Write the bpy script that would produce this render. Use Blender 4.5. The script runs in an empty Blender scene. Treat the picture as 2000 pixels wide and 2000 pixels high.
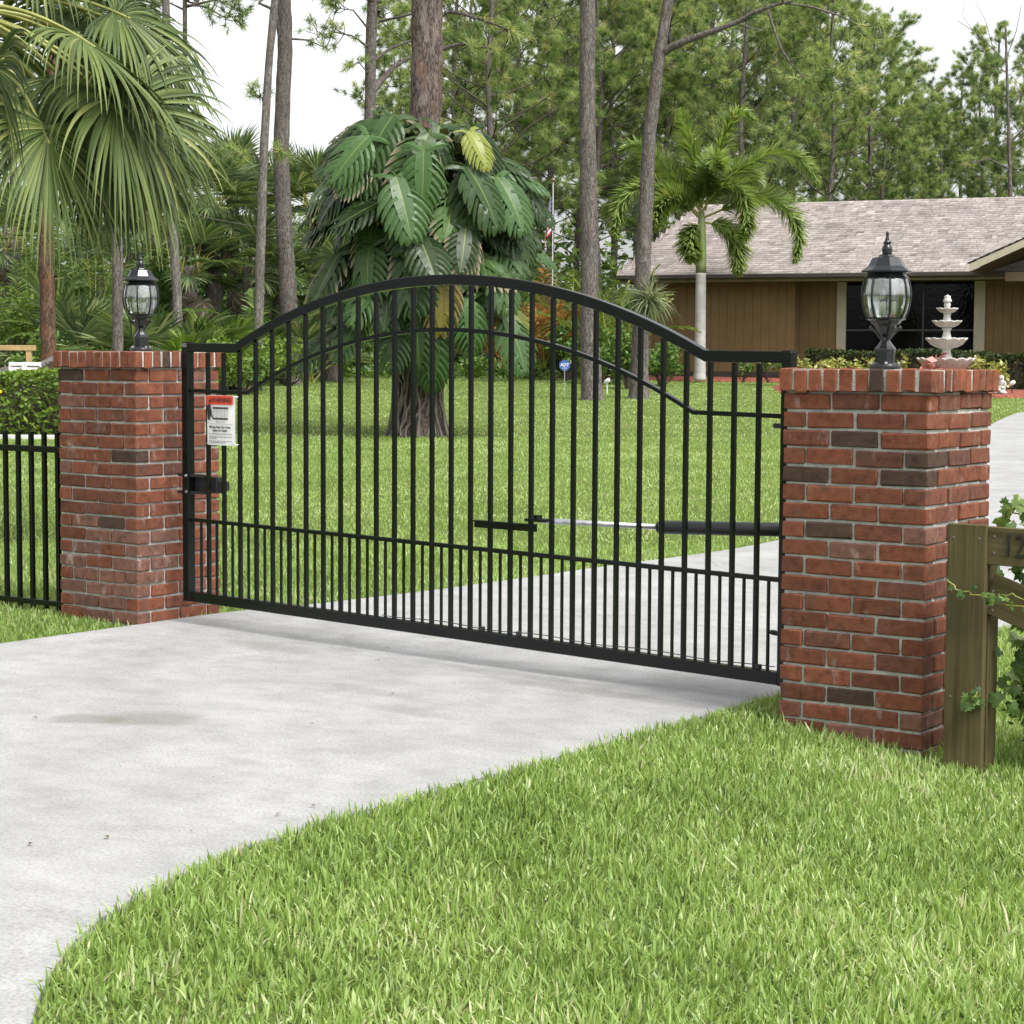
import bpy, bmesh, math, random
import numpy as np
from mathutils import Vector, Matrix, noise as mnoise

sc = bpy.context.scene
COL = sc.collection
R = math.radians
PI = math.pi

# ------------------------------------------------------------------ camera
# site axes: x along the gate (to the right), y away from the street, z up
CAM = np.array([3.104, -7.020, 1.432])
FOC = 3911.0                                   # focal length for a 2000 px wide frame
CF = np.array([-0.5802, 0.8109, -0.0760])      # camera forward / right / up
CR = np.array([0.8131, 0.5820, 0.0055]); 
CF /= np.linalg.norm(CF)
CR -= CF * (CR @ CF); CR /= np.linalg.norm(CR)
CU = np.cross(CR, CF)
cam = bpy.data.cameras.new('camera')
cam.sensor_width = 36.0
cam.lens = FOC / 2000.0 * 36.0
cam.clip_end = 2000.0
cam.clip_start = 0.05
camo = bpy.data.objects.new('camera', cam)
COL.objects.link(camo)
camo.matrix_world = Matrix(((CR[0], CU[0], -CF[0], CAM[0]), (CR[1], CU[1], -CF[1], CAM[1]),
                            (CR[2], CU[2], -CF[2], CAM[2]), (0, 0, 0, 1)))
sc.camera = camo

# ------------------------------------------------------------------ sky, sun, exposure
SUN_EL, SUN_AZ = R(55), R(78)                  # azimuth measured from +y towards +x
w = bpy.data.worlds.new('World'); sc.world = w; w.use_nodes = True
nt = w.node_tree; nt.nodes.clear()
sky = nt.nodes.new('ShaderNodeTexSky'); sky.sky_type = 'NISHITA'; sky.sun_disc = False
sky.sun_elevation = SUN_EL; sky.sun_rotation = SUN_AZ
sky.air_density = 1.0; sky.dust_density = 4.0; sky.ozone_density = 1.0
hs = nt.nodes.new('ShaderNodeHueSaturation'); hs.inputs['Saturation'].default_value = 0.09   # overcast: the blue is washed out
bg = nt.nodes.new('ShaderNodeBackground'); bg.inputs['Strength'].default_value = 0.15
wo = nt.nodes.new('ShaderNodeOutputWorld')
nt.links.new(sky.outputs[0], hs.inputs['Color']); nt.links.new(hs.outputs[0], bg.inputs['Color']); nt.links.new(bg.outputs[0], wo.inputs[0])
sun = bpy.data.lights.new('sun', 'SUN'); sun.energy = 1.4; sun.angle = R(14); sun.color = (1.0, 0.965, 0.91)
suno = bpy.data.objects.new('sun', sun); COL.objects.link(suno)
sd = Vector((math.sin(SUN_AZ) * math.cos(SUN_EL), math.cos(SUN_AZ) * math.cos(SUN_EL) * -1.0, math.sin(SUN_EL)))
suno.rotation_euler = sd.to_track_quat('Z', 'Y').to_euler(); suno.location = (0, 0, 30)
sky.sun_rotation = math.atan2(sd.x, sd.y)
sc.view_settings.view_transform = 'Standard'; sc.view_settings.look = 'None'
sc.view_settings.exposure = 1.14; sc.view_settings.gamma = 1.0
sc.view_settings.use_curve_mapping = False
sc.cycles.use_denoising = True
sc.cycles.max_bounces = 8; sc.cycles.transparent_max_bounces = 12; sc.cycles.diffuse_bounces = 4

# ------------------------------------------------------------------ small helpers
rng = np.random.default_rng(7)
random.seed(7)
f0 = np.array([CF[0], CF[1], 0.0]); f0 /= np.linalg.norm(f0)
r0 = np.array([f0[1], -f0[0], 0.0])


def sstep(t):
    t = np.clip(t, 0, 1)
    return t * t * (3 - 2 * t)


def ahead(x, y):
    return (x - CAM[0]) * f0[0] + (y - CAM[1]) * f0[1]


def zg(x, y):
    """height of the ground: level at the gate, rising gently to the house"""
    x = np.asarray(x, float); y = np.asarray(y, float)
    s = ahead(x, y)
    h = np.where(s > 9, .025 * (s - 9) * sstep((s - 9) / 4), 0.)
    h = np.where(s > 54, .025 * 45 + (s - 54) * .004, h)
    return h - .075 * sstep((x + .85) / 1.0) * np.clip((13 - s) / 4, 0, 1)


def at(px, py, d):
    """surveyed point: bearing and height angle read on a 2000 px frame, d metres ahead"""
    v = CF + CR * (px - 1000) / FOC - CU * (py - 1000) / FOC
    return CAM + v * (d / (v @ f0))


def ground_at(px, d):
    P = at(px, 700, d)
    return np.array([P[0], P[1], float(zg(P[0], P[1]))])


def site(r, d, z=0.0):
    P = CAM + f0 * d + r0 * r
    return np.array([P[0], P[1], z])


MATS = {}


def newmat(name):
    m = bpy.data.materials.new(name); m.use_nodes = True
    n = m.node_tree.nodes; n.clear()
    o = n.new('ShaderNodeOutputMaterial')
    MATS[name] = m
    return m, m.node_tree, o


def N(t, kind, **kw):
    n = t.nodes.new(kind)
    for k, v in kw.items():
        if k in n.inputs.keys():
            n.inputs[k].default_value = v
        else:
            setattr(n, k, v)
    return n


def ramp(t, stops, interp='LINEAR'):
    n = t.nodes.new('ShaderNodeValToRGB'); cr = n.color_ramp; cr.interpolation = interp
    while len(cr.elements) < len(stops):
        cr.elements.new(0.5)
    for e, (p, c) in zip(cr.elements, stops):
        e.position = p
        e.color = (*c, 1) if len(c) == 3 else c
    return n


def coords(t, scale=(1, 1, 1), kind='Object'):
    tc = t.nodes.new('ShaderNodeTexCoord'); mp = t.nodes.new('ShaderNodeMapping')
    mp.inputs['Scale'].default_value = scale
    t.links.new(tc.outputs[kind], mp.inputs['Vector'])
    return mp.outputs[0]


def mix(t, fac, a, b, blend='MIX'):
    n = t.nodes.new('ShaderNodeMix'); n.data_type = 'RGBA'; n.blend_type = blend
    for sock, v in ((n.inputs[0], fac), (n.inputs[6], a), (n.inputs[7], b)):
        if isinstance(v, (int, float)):
            sock.default_value = v
        elif isinstance(v, tuple):
            sock.default_value = (*v, 1) if len(v) == 3 else v
        else:
            t.links.new(v, sock)
    return n.outputs[2]


def plain(name, col, rough=0.6, metal=0.0, spec=0.5, var=0.12, nscale=6.0, bump=0.0, bscale=40.0, coat=0.0):
    m, t, o = newmat(name)
    p = N(t, 'ShaderNodeBsdfPrincipled'); p.inputs['Roughness'].default_value = rough; p.inputs['Metallic'].default_value = metal
    p.inputs['Specular IOR Level'].default_value = spec
    p.inputs['Coat Weight'].default_value = coat
    v = coords(t)
    nz = N(t, 'ShaderNodeTexNoise', Scale=nscale, Detail=5.0); t.links.new(v, nz.inputs['Vector'])
    lo = tuple(c * (1 - var) for c in col); hi = tuple(min(1, c * (1 + var)) for c in col)
    r = ramp(t, [(0.3, lo), (0.7, hi)]); t.links.new(nz.outputs['Fac'], r.inputs[0])
    t.links.new(r.outputs[0], p.inputs['Base Color'])
    if bump > 0:
        n2 = N(t, 'ShaderNodeTexNoise', Scale=bscale, Detail=4.0); t.links.new(v, n2.inputs['Vector'])
        b = N(t, 'ShaderNodeBump', Strength=bump, Distance=0.01); t.links.new(n2.outputs['Fac'], b.inputs['Height']); t.links.new(b.outputs[0], p.inputs['Normal'])
    t.links.new(p.outputs[0], o.inputs[0])
    return m


def leafmat(name, stops, trans=0.35, rough=0.5, spec=0.35, noise_scale=0.0, tcol=1.35):
    """foliage: colour from the per-leaf 'rnd' attribute, some light passing through"""
    m, t, o = newmat(name)
    at_ = N(t, 'ShaderNodeAttribute'); at_.attribute_name = 'rnd'
    fac = at_.outputs['Fac']
    if noise_scale > 0:
        g = t.nodes.new('ShaderNodeNewGeometry')
        nz = N(t, 'ShaderNodeTexNoise', Scale=noise_scale, Detail=2.0); t.links.new(g.outputs['Position'], nz.inputs['Vector'])
        a = N(t, 'ShaderNodeMath', operation='MULTIPLY_ADD'); t.links.new(nz.outputs['Fac'], a.inputs[0]); a.inputs[1].default_value = 0.9
        s = N(t, 'ShaderNodeMath', operation='SUBTRACT'); t.links.new(fac, s.inputs[0]); s.inputs[1].default_value = 0.45
        t.links.new(s.outputs[0], a.inputs[2]); fac = a.outputs[0]
    r = ramp(t, stops); t.links.new(fac, r.inputs[0])
    p = N(t, 'ShaderNodeBsdfPrincipled'); p.inputs['Roughness'].default_value = rough; p.inputs['Specular IOR Level'].default_value = spec
    t.links.new(r.outputs[0], p.inputs['Base Color'])
    tr = t.nodes.new('ShaderNodeBsdfTranslucent')
    tm = mix(t, 1.0, r.outputs[0], (tcol, tcol, tcol * .55), 'MULTIPLY'); t.links.new(tm, tr.inputs[0])
    ms = t.nodes.new('ShaderNodeMixShader'); ms.inputs[0].default_value = trans
    t.links.new(p.outputs[0], ms.inputs[1]); t.links.new(tr.outputs[0], ms.inputs[2]); t.links.new(ms.outputs[0], o.inputs[0])
    return m


def mesh_np(name, V, F, rnd=None, smooth=False, mats=(), midx=None, uv=None):
    """fast mesh from arrays; F is a list of (M,k) int arrays"""
    me = bpy.data.meshes.new(name)
    V = np.asarray(V, np.float32)
    if isinstance(F, np.ndarray):
        F = [F]
    F = [np.asarray(f, np.int32) for f in F if len(f)]
    nl = sum(f.size for f in F); nf = sum(len(f) for f in F)
    me.vertices.add(len(V)); me.vertices.foreach_set('co', V.ravel())
    me.loops.add(nl); me.polygons.add(nf)
    me.loops.foreach_set('vertex_index', np.concatenate([f.ravel() for f in F]))
    tot = np.concatenate([np.full(len(f), f.shape[1], np.int32) for f in F])
    st = np.concatenate(([0], np.cumsum(tot)[:-1])).astype(np.int32)
    me.polygons.foreach_set('loop_start', st); me.polygons.foreach_set('loop_total', tot)
    if smooth:
        me.polygons.foreach_set('use_smooth', np.ones(nf, bool))
    if rnd is not None:
        a = me.attributes.new('rnd', 'FLOAT', 'POINT'); a.data.foreach_set('value', np.asarray(rnd, np.float32))
    for m in mats:
        me.materials.append(m)
    if midx is not None:
        me.polygons.foreach_set('material_index', np.asarray(midx, np.int32))
    me.update(calc_edges=True)
    return me


class MB:
    """collects boxes, tubes and lathes into one mesh"""
    def __init__(s):
        s.v = []; s.f = []; s.n = 0

    def add(s, V, F):
        s.v.append(np.asarray(V, float)); s.f += [tuple(i + s.n for i in q) for q in F]; s.n += len(V)
        return s

    def box(s, c, size, rz=0.0, ch=0.0, rot=None):
        x, y, z = (q / 2 for q in size)
        if ch <= 0:
            V = np.array([(i, j, k) for i in (-x, x) for j in (-y, y) for k in (-z, z)])
            F = [(0, 1, 3, 2), (4, 6, 7, 5), (0, 4, 5, 1), (2, 3, 7, 6), (0, 2, 6, 4), (1, 5, 7, 3)]
        else:
            V, F = chamfer_box(x, y, z, ch)
        if rot is not None:
            V = V @ np.array(rot).T
        if rz:
            cs, sn = math.cos(rz), math.sin(rz); V = V @ np.array([[cs, sn, 0], [-sn, cs, 0], [0, 0, 1]])
        return s.add(V + np.array(c), F)

    def tube(s, P, rad, n=8, cap=True, phase=0.0):
        V, F = tube_arrays(P, rad, n, cap, phase)
        return s.add(V, F)

    def lathe(s, prof, n=24, c=(0, 0, 0), scal=None, phase=0.0, cap=True):
        V = []; F = []
        a = np.arange(n) * 2 * PI / n + phase
        for i, (r, z) in enumerate(prof):
            rr = np.full(n, r) if scal is None else r * (1 + scal(i, a))
            V.append(np.stack([rr * np.cos(a), rr * np.sin(a), np.full(n, z)], 1))
        for i in range(len(prof) - 1):
            for j in range(n):
                F.append((i * n + j, i * n + (j + 1) % n, (i + 1) * n + (j + 1) % n, (i + 1) * n + j))
        if cap:
            F.append(tuple(range(n))[::-1]); F.append(tuple((len(prof) - 1) * n + j for j in range(n)))
        return s.add(np.concatenate(V) + np.array(c), F)

    def mesh(s, name, m=None, smooth=False):
        me = bpy.data.meshes.new(name)
        me.from_pydata(np.concatenate(s.v).tolist(), [], s.f)
        if smooth:
            me.polygons.foreach_set('use_smooth', np.ones(len(me.polygons), bool))
        if m is not None:
            me.materials.append(m)
        me.update()
        return me

    def build(s, name, m, parent=None, smooth=False, **kw):
        return ob(name, s.mesh(name, m, smooth), parent, **kw)


def chamfer_box(x, y, z, c):
    V = []; idx = {}
    for sx in (-1, 1):
        for sy in (-1, 1):
            for sz in (-1, 1):
                for ax in range(3):
                    p = [sx * (x - c), sy * (y - c), sz * (z - c)]
                    p[ax] = (sx * x, sy * y, sz * z)[ax]
                    idx[(sx, sy, sz, ax)] = len(V); V.append(p)
    F = []
    S = (-1, 1)
    for ax in range(3):
        b, c2 = [a for a in range(3) if a != ax]
        for s in S:
            q = []
            for t1, t2 in ((-1, -1), (1, -1), (1, 1), (-1, 1)):
                k = [0, 0, 0]; k[ax] = s; k[b] = t1; k[c2] = t2
                q.append(idx[(*k, ax)])
            F.append(tuple(q))
    for ax in range(3):                       # edge chamfers run along axis ax
        b, c2 = [a for a in range(3) if a != ax]
        for t1 in S:
            for t2 in S:
                k0 = [0, 0, 0]; k0[b] = t1; k0[c2] = t2
                ka = list(k0); ka[ax] = -1; kb = list(k0); kb[ax] = 1
                F.append((idx[(*ka, b)], idx[(*kb, b)], idx[(*kb, c2)], idx[(*ka, c2)]))
    for sx in S:
        for sy in S:
            for sz in S:
                F.append(tuple(idx[(sx, sy, sz, a)] for a in range(3)))
    V = np.array(V, float)
    # outward orientation
    G = []
    for q in F:
        p = V[list(q)]; n = np.cross(p[1] - p[0], p[2] - p[0])
        G.append(q if n @ p.mean(0) > 0 else q[::-1])
    return V, G


def tube_arrays(P, rad, n=8, cap=True, phase=0.0):
    P = np.asarray(P, float); m = len(P)
    rad = np.full(m, rad) if np.isscalar(rad) else np.asarray(rad, float)
    T = np.gradient(P, axis=0); T /= np.linalg.norm(T, axis=1)[:, None] + 1e-12
    ref = np.array([0, 0, 1.0]) if abs(T[0] @ [0, 0, 1]) < .9 else np.array([1.0, 0, 0])
    a = np.arange(n) * 2 * PI / n + phase
    V = []; 
    u = np.cross(T[0], ref); u /= np.linalg.norm(u)
    for i in range(m):
        u = u - T[i] * (u @ T[i]); u /= np.linalg.norm(u) + 1e-12
        v = np.cross(T[i], u)
        V.append(P[i] + rad[i] * (np.cos(a)[:, None] * u + np.sin(a)[:, None] * v))
    V = np.concatenate(V); F = []
    for i in range(m - 1):
        for j in range(n):
            F.append((i * n + j, i * n + (j + 1) % n, (i + 1) * n + (j + 1) % n, (i + 1) * n + j))
    if cap:
        F.append(tuple(range(n))[::-1]); F.append(tuple((m - 1) * n + j for j in range(n)))
    return V, F


def ob(name, me, parent=None, loc=(0, 0, 0), rot=(0, 0, 0), scale=None):
    o = bpy.data.objects.new(name, me); COL.objects.link(o)
    o.location = loc; o.rotation_euler = rot
    if scale is not None:
        o.scale = (scale, scale, scale) if np.isscalar(scale) else scale
    if parent is not None:
        o.parent = parent
    return o


def tag(o, label=None, cat=None, group=None, kind=None):
    for k, v in (('label', label), ('category', cat), ('group', group), ('kind', kind)):
        if v:
            o[k] = v
    return o


def thing(name, label, cat, loc=(0, 0, 0), rz=0.0, group=None):
    o = bpy.data.objects.new(name, None); COL.objects.link(o)
    o.empty_display_size = 0.2
    o.location = loc; o.rotation_euler = (0, 0, rz)
    return tag(o, label, cat, group)


def basis_euler(x, y, z):
    return Matrix((tuple(x), tuple(y), tuple(z))).transposed().to_euler()


def unit(v):
    v = np.asarray(v, float)
    return v / (np.linalg.norm(v) + 1e-12)


def text(name, body, m, parent, loc, size, rot, align='CENTER', ext=0.0004, sx=1.0, bold=0.0):
    c = bpy.data.curves.new(name, 'FONT'); c.body = body; c.size = size; c.align_x = align; c.align_y = 'CENTER'
    c.extrude = ext; c.offset = bold; c.resolution_u = 3
    c.materials.append(m)
    tmp = bpy.data.objects.new(name, c); COL.objects.link(tmp)
    me = bpy.data.meshes.new_from_object(tmp.evaluated_get(bpy.context.evaluated_depsgraph_get()))
    bpy.data.objects.remove(tmp); bpy.data.curves.remove(c)
    if not me.materials:
        me.materials.append(m)
    return ob(name, me, parent, loc, rot, (sx, 1, 1))


def in_poly(x, y, poly):
    inside = np.zeros(len(x), bool); j = len(poly) - 1
    for i in range(len(poly)):
        xi, yi = poly[i]; xj, yj = poly[j]
        c = ((yi > y) != (yj > y)) & (x < (xj - xi) * (y - yi) / (yj - yi + 1e-12) + xi)
        inside ^= c; j = i
    return inside

# ------------------------------------------------------------------ materials
def mat_concrete():
    m, t, o = newmat('concrete')
    g = t.nodes.new('ShaderNodeNewGeometry')
    p = N(t, 'ShaderNodeBsdfPrincipled', Roughness=0.85); p.inputs['Specular IOR Level'].default_value = 0.25

    def nz(scale, detail, stretch=(1, 1, 1), rough=.55):
        mp = t.nodes.new('ShaderNodeMapping'); mp.inputs['Scale'].default_value = stretch
        t.links.new(g.outputs['Position'], mp.inputs['Vector'])
        n = N(t, 'ShaderNodeTexNoise', Scale=scale, Detail=detail, Roughness=rough); t.links.new(mp.outputs[0], n.inputs['Vector'])
        return n.outputs['Fac']
    big = ramp(t, [(0.30, (0.262, 0.262, 0.257)), (0.5, (0.298, 0.298, 0.293)), (0.70, (0.335, 0.335, 0.335))]); t.links.new(nz(1.3, 7, (1.6, 1, 1)), big.inputs[0])
    mott = ramp(t, [(0.3, (0.84, 0.84, 0.83)), (0.52, (1.0, 1.0, 1.0)), (0.7, (1.09, 1.09, 1.09))]); t.links.new(nz(5, 8, (1.0, 1.35, 1), .62), mott.inputs[0])
    c = mix(t, 1.0, big.outputs[0], mott.outputs[0], 'MULTIPLY')
    fine = ramp(t, [(0.32, (0.60, 0.60, 0.60)), (0.5, (1, 1, 1)), (0.72, (1.2, 1.2, 1.2))]); t.links.new(nz(95, 3, rough=.7), fine.inputs[0])
    c = mix(t, 0.75, c, fine.outputs[0], 'MULTIPLY')
    pit = ramp(t, [(0.27, (0.45, 0.43, 0.40)), (0.33, (1, 1, 1))]); t.links.new(nz(34, 4, rough=.75), pit.inputs[0])
    c = mix(t, 0.8, c, pit.outputs[0], 'MULTIPLY')
    pale = ramp(t, [(0.55, (0, 0, 0)), (0.72, (1, 1, 1))]); t.links.new(nz(2.1, 5, (.5, 1.2, 1)), pale.inputs[0])
    c = mix(t, mixfac(t, pale.outputs[0], .35), c, (0.39, 0.39, 0.39))
    # old damp stains, plus long streaks by the gate that paint in its shadow
    for (sx, sy, rx, ry, k) in ((-2.60, -1.50, .24, .20, .47), (-2.80, -1.66, .20, .13, .42), (-2.35, -.45, .40, .10, .2), (-1.5, .10, .9, .09, .30), (-2.2, .28, .8, .07, .24), (-3.6, .25, .35, .13, .3), (-1.9, -.75, .35, .1, .22), (-3.3, -1.0, .5, .14, .14)):
        mp = t.nodes.new('ShaderNodeMapping'); mp.vector_type = 'TEXTURE'
        mp.inputs['Location'].default_value = (sx, sy, 0); mp.inputs['Scale'].default_value = (rx, ry, 60); mp.inputs['Rotation'].default_value = (0, 0, R(35.6) if k > .4 else R(-4))
        dn = N(t, 'ShaderNodeTexNoise', Scale=5.0, Detail=4.0); t.links.new(g.outputs['Position'], dn.inputs['Vector'])
        dd = t.nodes.new('ShaderNodeVectorMath'); dd.operation = 'MULTIPLY_ADD'; t.links.new(dn.outputs['Color'], dd.inputs[0]); dd.inputs[1].default_value = (.22, .16, 0); 
        sh = t.nodes.new('ShaderNodeVectorMath'); sh.operation = 'SUBTRACT'; t.links.new(g.outputs['Position'], sh.inputs[0]); sh.inputs[1].default_value = (.11, .08, 0)
        t.links.new(sh.outputs[0], dd.inputs[2]); t.links.new(dd.outputs[0], mp.inputs['Vector'])
        ln = t.nodes.new('ShaderNodeVectorMath'); ln.operation = 'LENGTH'; t.links.new(mp.outputs[0], ln.inputs[0])
        rp = ramp(t, [(0.55, (1, 1, 1)), (1.0, (0, 0, 0))]); t.links.new(ln.outputs['Value'], rp.inputs[0])
        c = mix(t, mixfac(t, rp.outputs[0], k), c, (0.115, 0.108, 0.085))
    t.links.new(c, p.inputs['Base Color'])
    b = N(t, 'ShaderNodeBump', Strength=0.7, Distance=0.004); t.links.new(nz(60, 6, rough=.7), b.inputs['Height']); t.links.new(b.outputs[0], p.inputs['Normal'])
    t.links.new(p.outputs[0], o.inputs[0])
    return m


def mixfac(t, sock, k):
    n = N(t, 'ShaderNodeMath', operation='MULTIPLY'); t.links.new(sock, n.inputs[0]); n.inputs[1].default_value = k
    return n.outputs[0]


def mat_brick(name, stops, white=.35):
    m, t, o = newmat(name)
    p = N(t, 'ShaderNodeBsdfPrincipled', Roughness=0.88); p.inputs['Specular IOR Level'].default_value = 0.2
    oi = t.nodes.new('ShaderNodeObjectInfo')
    r = ramp(t, stops); t.links.new(oi.outputs['Random'], r.inputs[0])
    g = t.nodes.new('ShaderNodeNewGeometry')
    n1 = N(t, 'ShaderNodeTexNoise', Scale=26.0, Detail=6.0, Roughness=.65); t.links.new(g.outputs['Position'], n1.inputs['Vector'])
    m1 = ramp(t, [(0.28, (0.40, 0.36, 0.34)), (0.5, (1, 1, 1)), (0.75, (1.4, 1.38, 1.32))]); t.links.new(n1.outputs['Fac'], m1.inputs[0])
    c = mix(t, 0.85, r.outputs[0], m1.outputs[0], 'MULTIPLY')
    mp = t.nodes.new('ShaderNodeMapping'); mp.inputs['Scale'].default_value = (1, 1, .45); t.links.new(g.outputs['Position'], mp.inputs['Vector'])
    n2 = N(t, 'ShaderNodeTexNoise', Scale=15.0, Detail=5.0, Roughness=.6); t.links.new(mp.outputs[0], n2.inputs['Vector'])
    e = ramp(t, [(0.60, (0, 0, 0)), (0.74, (1, 1, 1))]); t.links.new(n2.outputs['Fac'], e.inputs[0])
    c = mix(t, mixfac(t, e.outputs[0], white), c, (0.42, 0.36, 0.33))
    n4 = N(t, 'ShaderNodeTexNoise', Scale=9.0, Detail=5.0); t.links.new(g.outputs['Position'], n4.inputs['Vector'])
    d = ramp(t, [(0.56, (0, 0, 0)), (0.70, (1, 1, 1))]); t.links.new(n4.outputs['Fac'], d.inputs[0])
    c = mix(t, mixfac(t, d.outputs[0], .55), c, (0.075, 0.05, 0.038))
    t.links.new(c, p.inputs['Base Color'])
    n3 = N(t, 'ShaderNodeTexNoise', Scale=130.0, Detail=4.0, Roughness=.7); t.links.new(g.outputs['Position'], n3.inputs['Vector'])
    b = N(t, 'ShaderNodeBump', Strength=0.7, Distance=0.004); t.links.new(n3.outputs['Fac'], b.inputs['Height']); t.links.new(b.outputs[0], p.inputs['Normal'])
    t.links.new(p.outputs[0], o.inputs[0])
    return m


def mat_bark(name, dark, mid, red, plate=9.0, redk=.5):
    m, t, o = newmat(name)
    p = N(t, 'ShaderNodeBsdfPrincipled', Roughness=0.95); p.inputs['Specular IOR Level'].default_value = 0.1
    v = coords(t, (1, 1, .28))
    vo = N(t, 'ShaderNodeTexVoronoi', Scale=plate); vo.feature = 'DISTANCE_TO_EDGE'
    nd = N(t, 'ShaderNodeTexNoise', Scale=plate * 1.3, Detail=4.0); t.links.new(v, nd.inputs['Vector'])
    wv = mix(t, .30, v, nd.outputs['Color']); t.links.new(wv, vo.inputs['Vector'])
    cr = ramp(t, [(0.0, dark), (0.10, mid), (0.35, tuple(min(1, c * 1.35) for c in mid))]); t.links.new(vo.outputs['Distance'], cr.inputs[0])
    n1 = N(t, 'ShaderNodeTexNoise', Scale=plate * .8, Detail=6.0, Roughness=.7); t.links.new(v, n1.inputs['Vector'])
    rr = ramp(t, [(0.5, (0, 0, 0)), (0.68, (1, 1, 1))]); t.links.new(n1.outputs['Fac'], rr.inputs[0])
    c = mix(t, mixfac(t, rr.outputs[0], redk), cr.outputs[0], red)
    n2 = N(t, 'ShaderNodeTexNoise', Scale=plate * 5, Detail=5.0, Roughness=.7); t.links.new(v, n2.inputs['Vector'])
    gr = ramp(t, [(0.3, (.55, .55, .55)), (0.7, (1.35, 1.35, 1.35))]); t.links.new(n2.outputs['Fac'], gr.inputs[0])
    c = mix(t, .8, c, gr.outputs[0], 'MULTIPLY')
    t.links.new(c, p.inputs['Base Color'])
    b = N(t, 'ShaderNodeBump', Strength=1.0, Distance=0.03); t.links.new(cr.outputs[0], b.inputs['Height'])
    b2 = N(t, 'ShaderNodeBump', Strength=.6, Distance=0.015); t.links.new(n2.outputs['Fac'], b2.inputs['Height']); t.links.new(b.outputs[0], b2.inputs['Normal'])
    t.links.new(b2.outputs[0], p.inputs['Normal'])
    t.links.new(p.outputs[0], o.inputs[0])
    return m


def mat_ground():
    m, t, o = newmat('turf_soil')
    p = N(t, 'ShaderNodeBsdfPrincipled', Roughness=0.95); p.inputs['Specular IOR Level'].default_value = 0.1
    g = t.nodes.new('ShaderNodeNewGeometry')
    n1 = N(t, 'ShaderNodeTexNoise', Scale=.8, Detail=8.0, Roughness=.65); t.links.new(g.outputs['Position'], n1.inputs['Vector'])
    r = ramp(t, [(0.3, (0.10, 0.14, 0.035)), (0.55, (0.135, 0.18, 0.05)), (0.75, (0.19, 0.215, 0.08))]); t.links.new(n1.outputs['Fac'], r.inputs[0])
    n2 = N(t, 'ShaderNodeTexNoise', Scale=45., Detail=5.0, Roughness=.7); t.links.new(g.outputs['Position'], n2.inputs['Vector'])
    q = ramp(t, [(0.3, (.34, .36, .34)), (0.7, (1.35, 1.3, 1.2))]); t.links.new(n2.outputs['Fac'], q.inputs[0])
    c = mix(t, .8, r.outputs[0], q.outputs[0], 'MULTIPLY')
    t.links.new(c, p.inputs['Base Color'])
    b = N(t, 'ShaderNodeBump', Strength=1.0, Distance=0.03); t.links.new(n2.outputs['Fac'], b.inputs['Height']); t.links.new(b.outputs[0], p.inputs['Normal'])
    t.links.new(p.outputs[0], o.inputs[0])
    return m


def mat_wood(name, a, b_, scale=(22, 22, 1.2)):
    m, t, o = newmat(name)
    p = N(t, 'ShaderNodeBsdfPrincipled', Roughness=0.85); p.inputs['Specular IOR Level'].default_value = 0.15
    v = coords(t, scale)
    n1 = N(t, 'ShaderNodeTexNoise', Scale=1.6, Detail=8.0, Roughness=.65, Distortion=.6); t.links.new(v, n1.inputs['Vector'])
    r = ramp(t, [(0.25, a), (0.5, tuple((x + y) / 2 for x, y in zip(a, b_))), (0.75, b_)]); t.links.new(n1.outputs['Fac'], r.inputs[0])
    n2 = N(t, 'ShaderNodeTexNoise', Scale=3.0, Detail=4.0); t.links.new(coords(t), n2.inputs['Vector'])
    q = ramp(t, [(0.35, (.6, .6, .55)), (0.65, (1.15, 1.15, 1.1))]); t.links.new(n2.outputs['Fac'], q.inputs[0])
    c = mix(t, .8, r.outputs[0], q.outputs[0], 'MULTIPLY')
    t.links.new(c, p.inputs['Base Color'])
    b = N(t, 'ShaderNodeBump', Strength=.5, Distance=0.004); t.links.new(n1.outputs['Fac'], b.inputs['Height']); t.links.new(b.outputs[0], p.inputs['Normal'])
    t.links.new(p.outputs[0], o.inputs[0])
    return m


def mat_glass(name, tint=(.93, .97, .96), rough=.02, refl=1.0, streak=0.0):
    m, t, o = newmat(name)
    tr = t.nodes.new('ShaderNodeBsdfTransparent'); tr.inputs[0].default_value = (*tint, 1)
    gl = t.nodes.new('ShaderNodeBsdfGlossy'); gl.inputs['Roughness'].default_value = rough
    fr = t.nodes.new('ShaderNodeFresnel'); fr.inputs['IOR'].default_value = 1.5
    f = N(t, 'ShaderNodeMath', operation='MULTIPLY_ADD'); t.links.new(fr.outputs[0], f.inputs[0]); f.inputs[1].default_value = refl; f.inputs[2].default_value = streak
    n = N(t, 'ShaderNodeTexNoise', Scale=14., Detail=2.0); t.links.new(coords(t), n.inputs['Vector'])
    b = N(t, 'ShaderNodeBump', Strength=.08, Distance=.02); t.links.new(n.outputs['Fac'], b.inputs['Height']); t.links.new(b.outputs[0], gl.inputs['Normal'])
    ms = t.nodes.new('ShaderNodeMixShader'); t.links.new(f.outputs[0], ms.inputs[0]); t.links.new(tr.outputs[0], ms.inputs[1]); t.links.new(gl.outputs[0], ms.inputs[2])
    t.links.new(ms.outputs[0], o.inputs[0])
    return m


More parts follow.
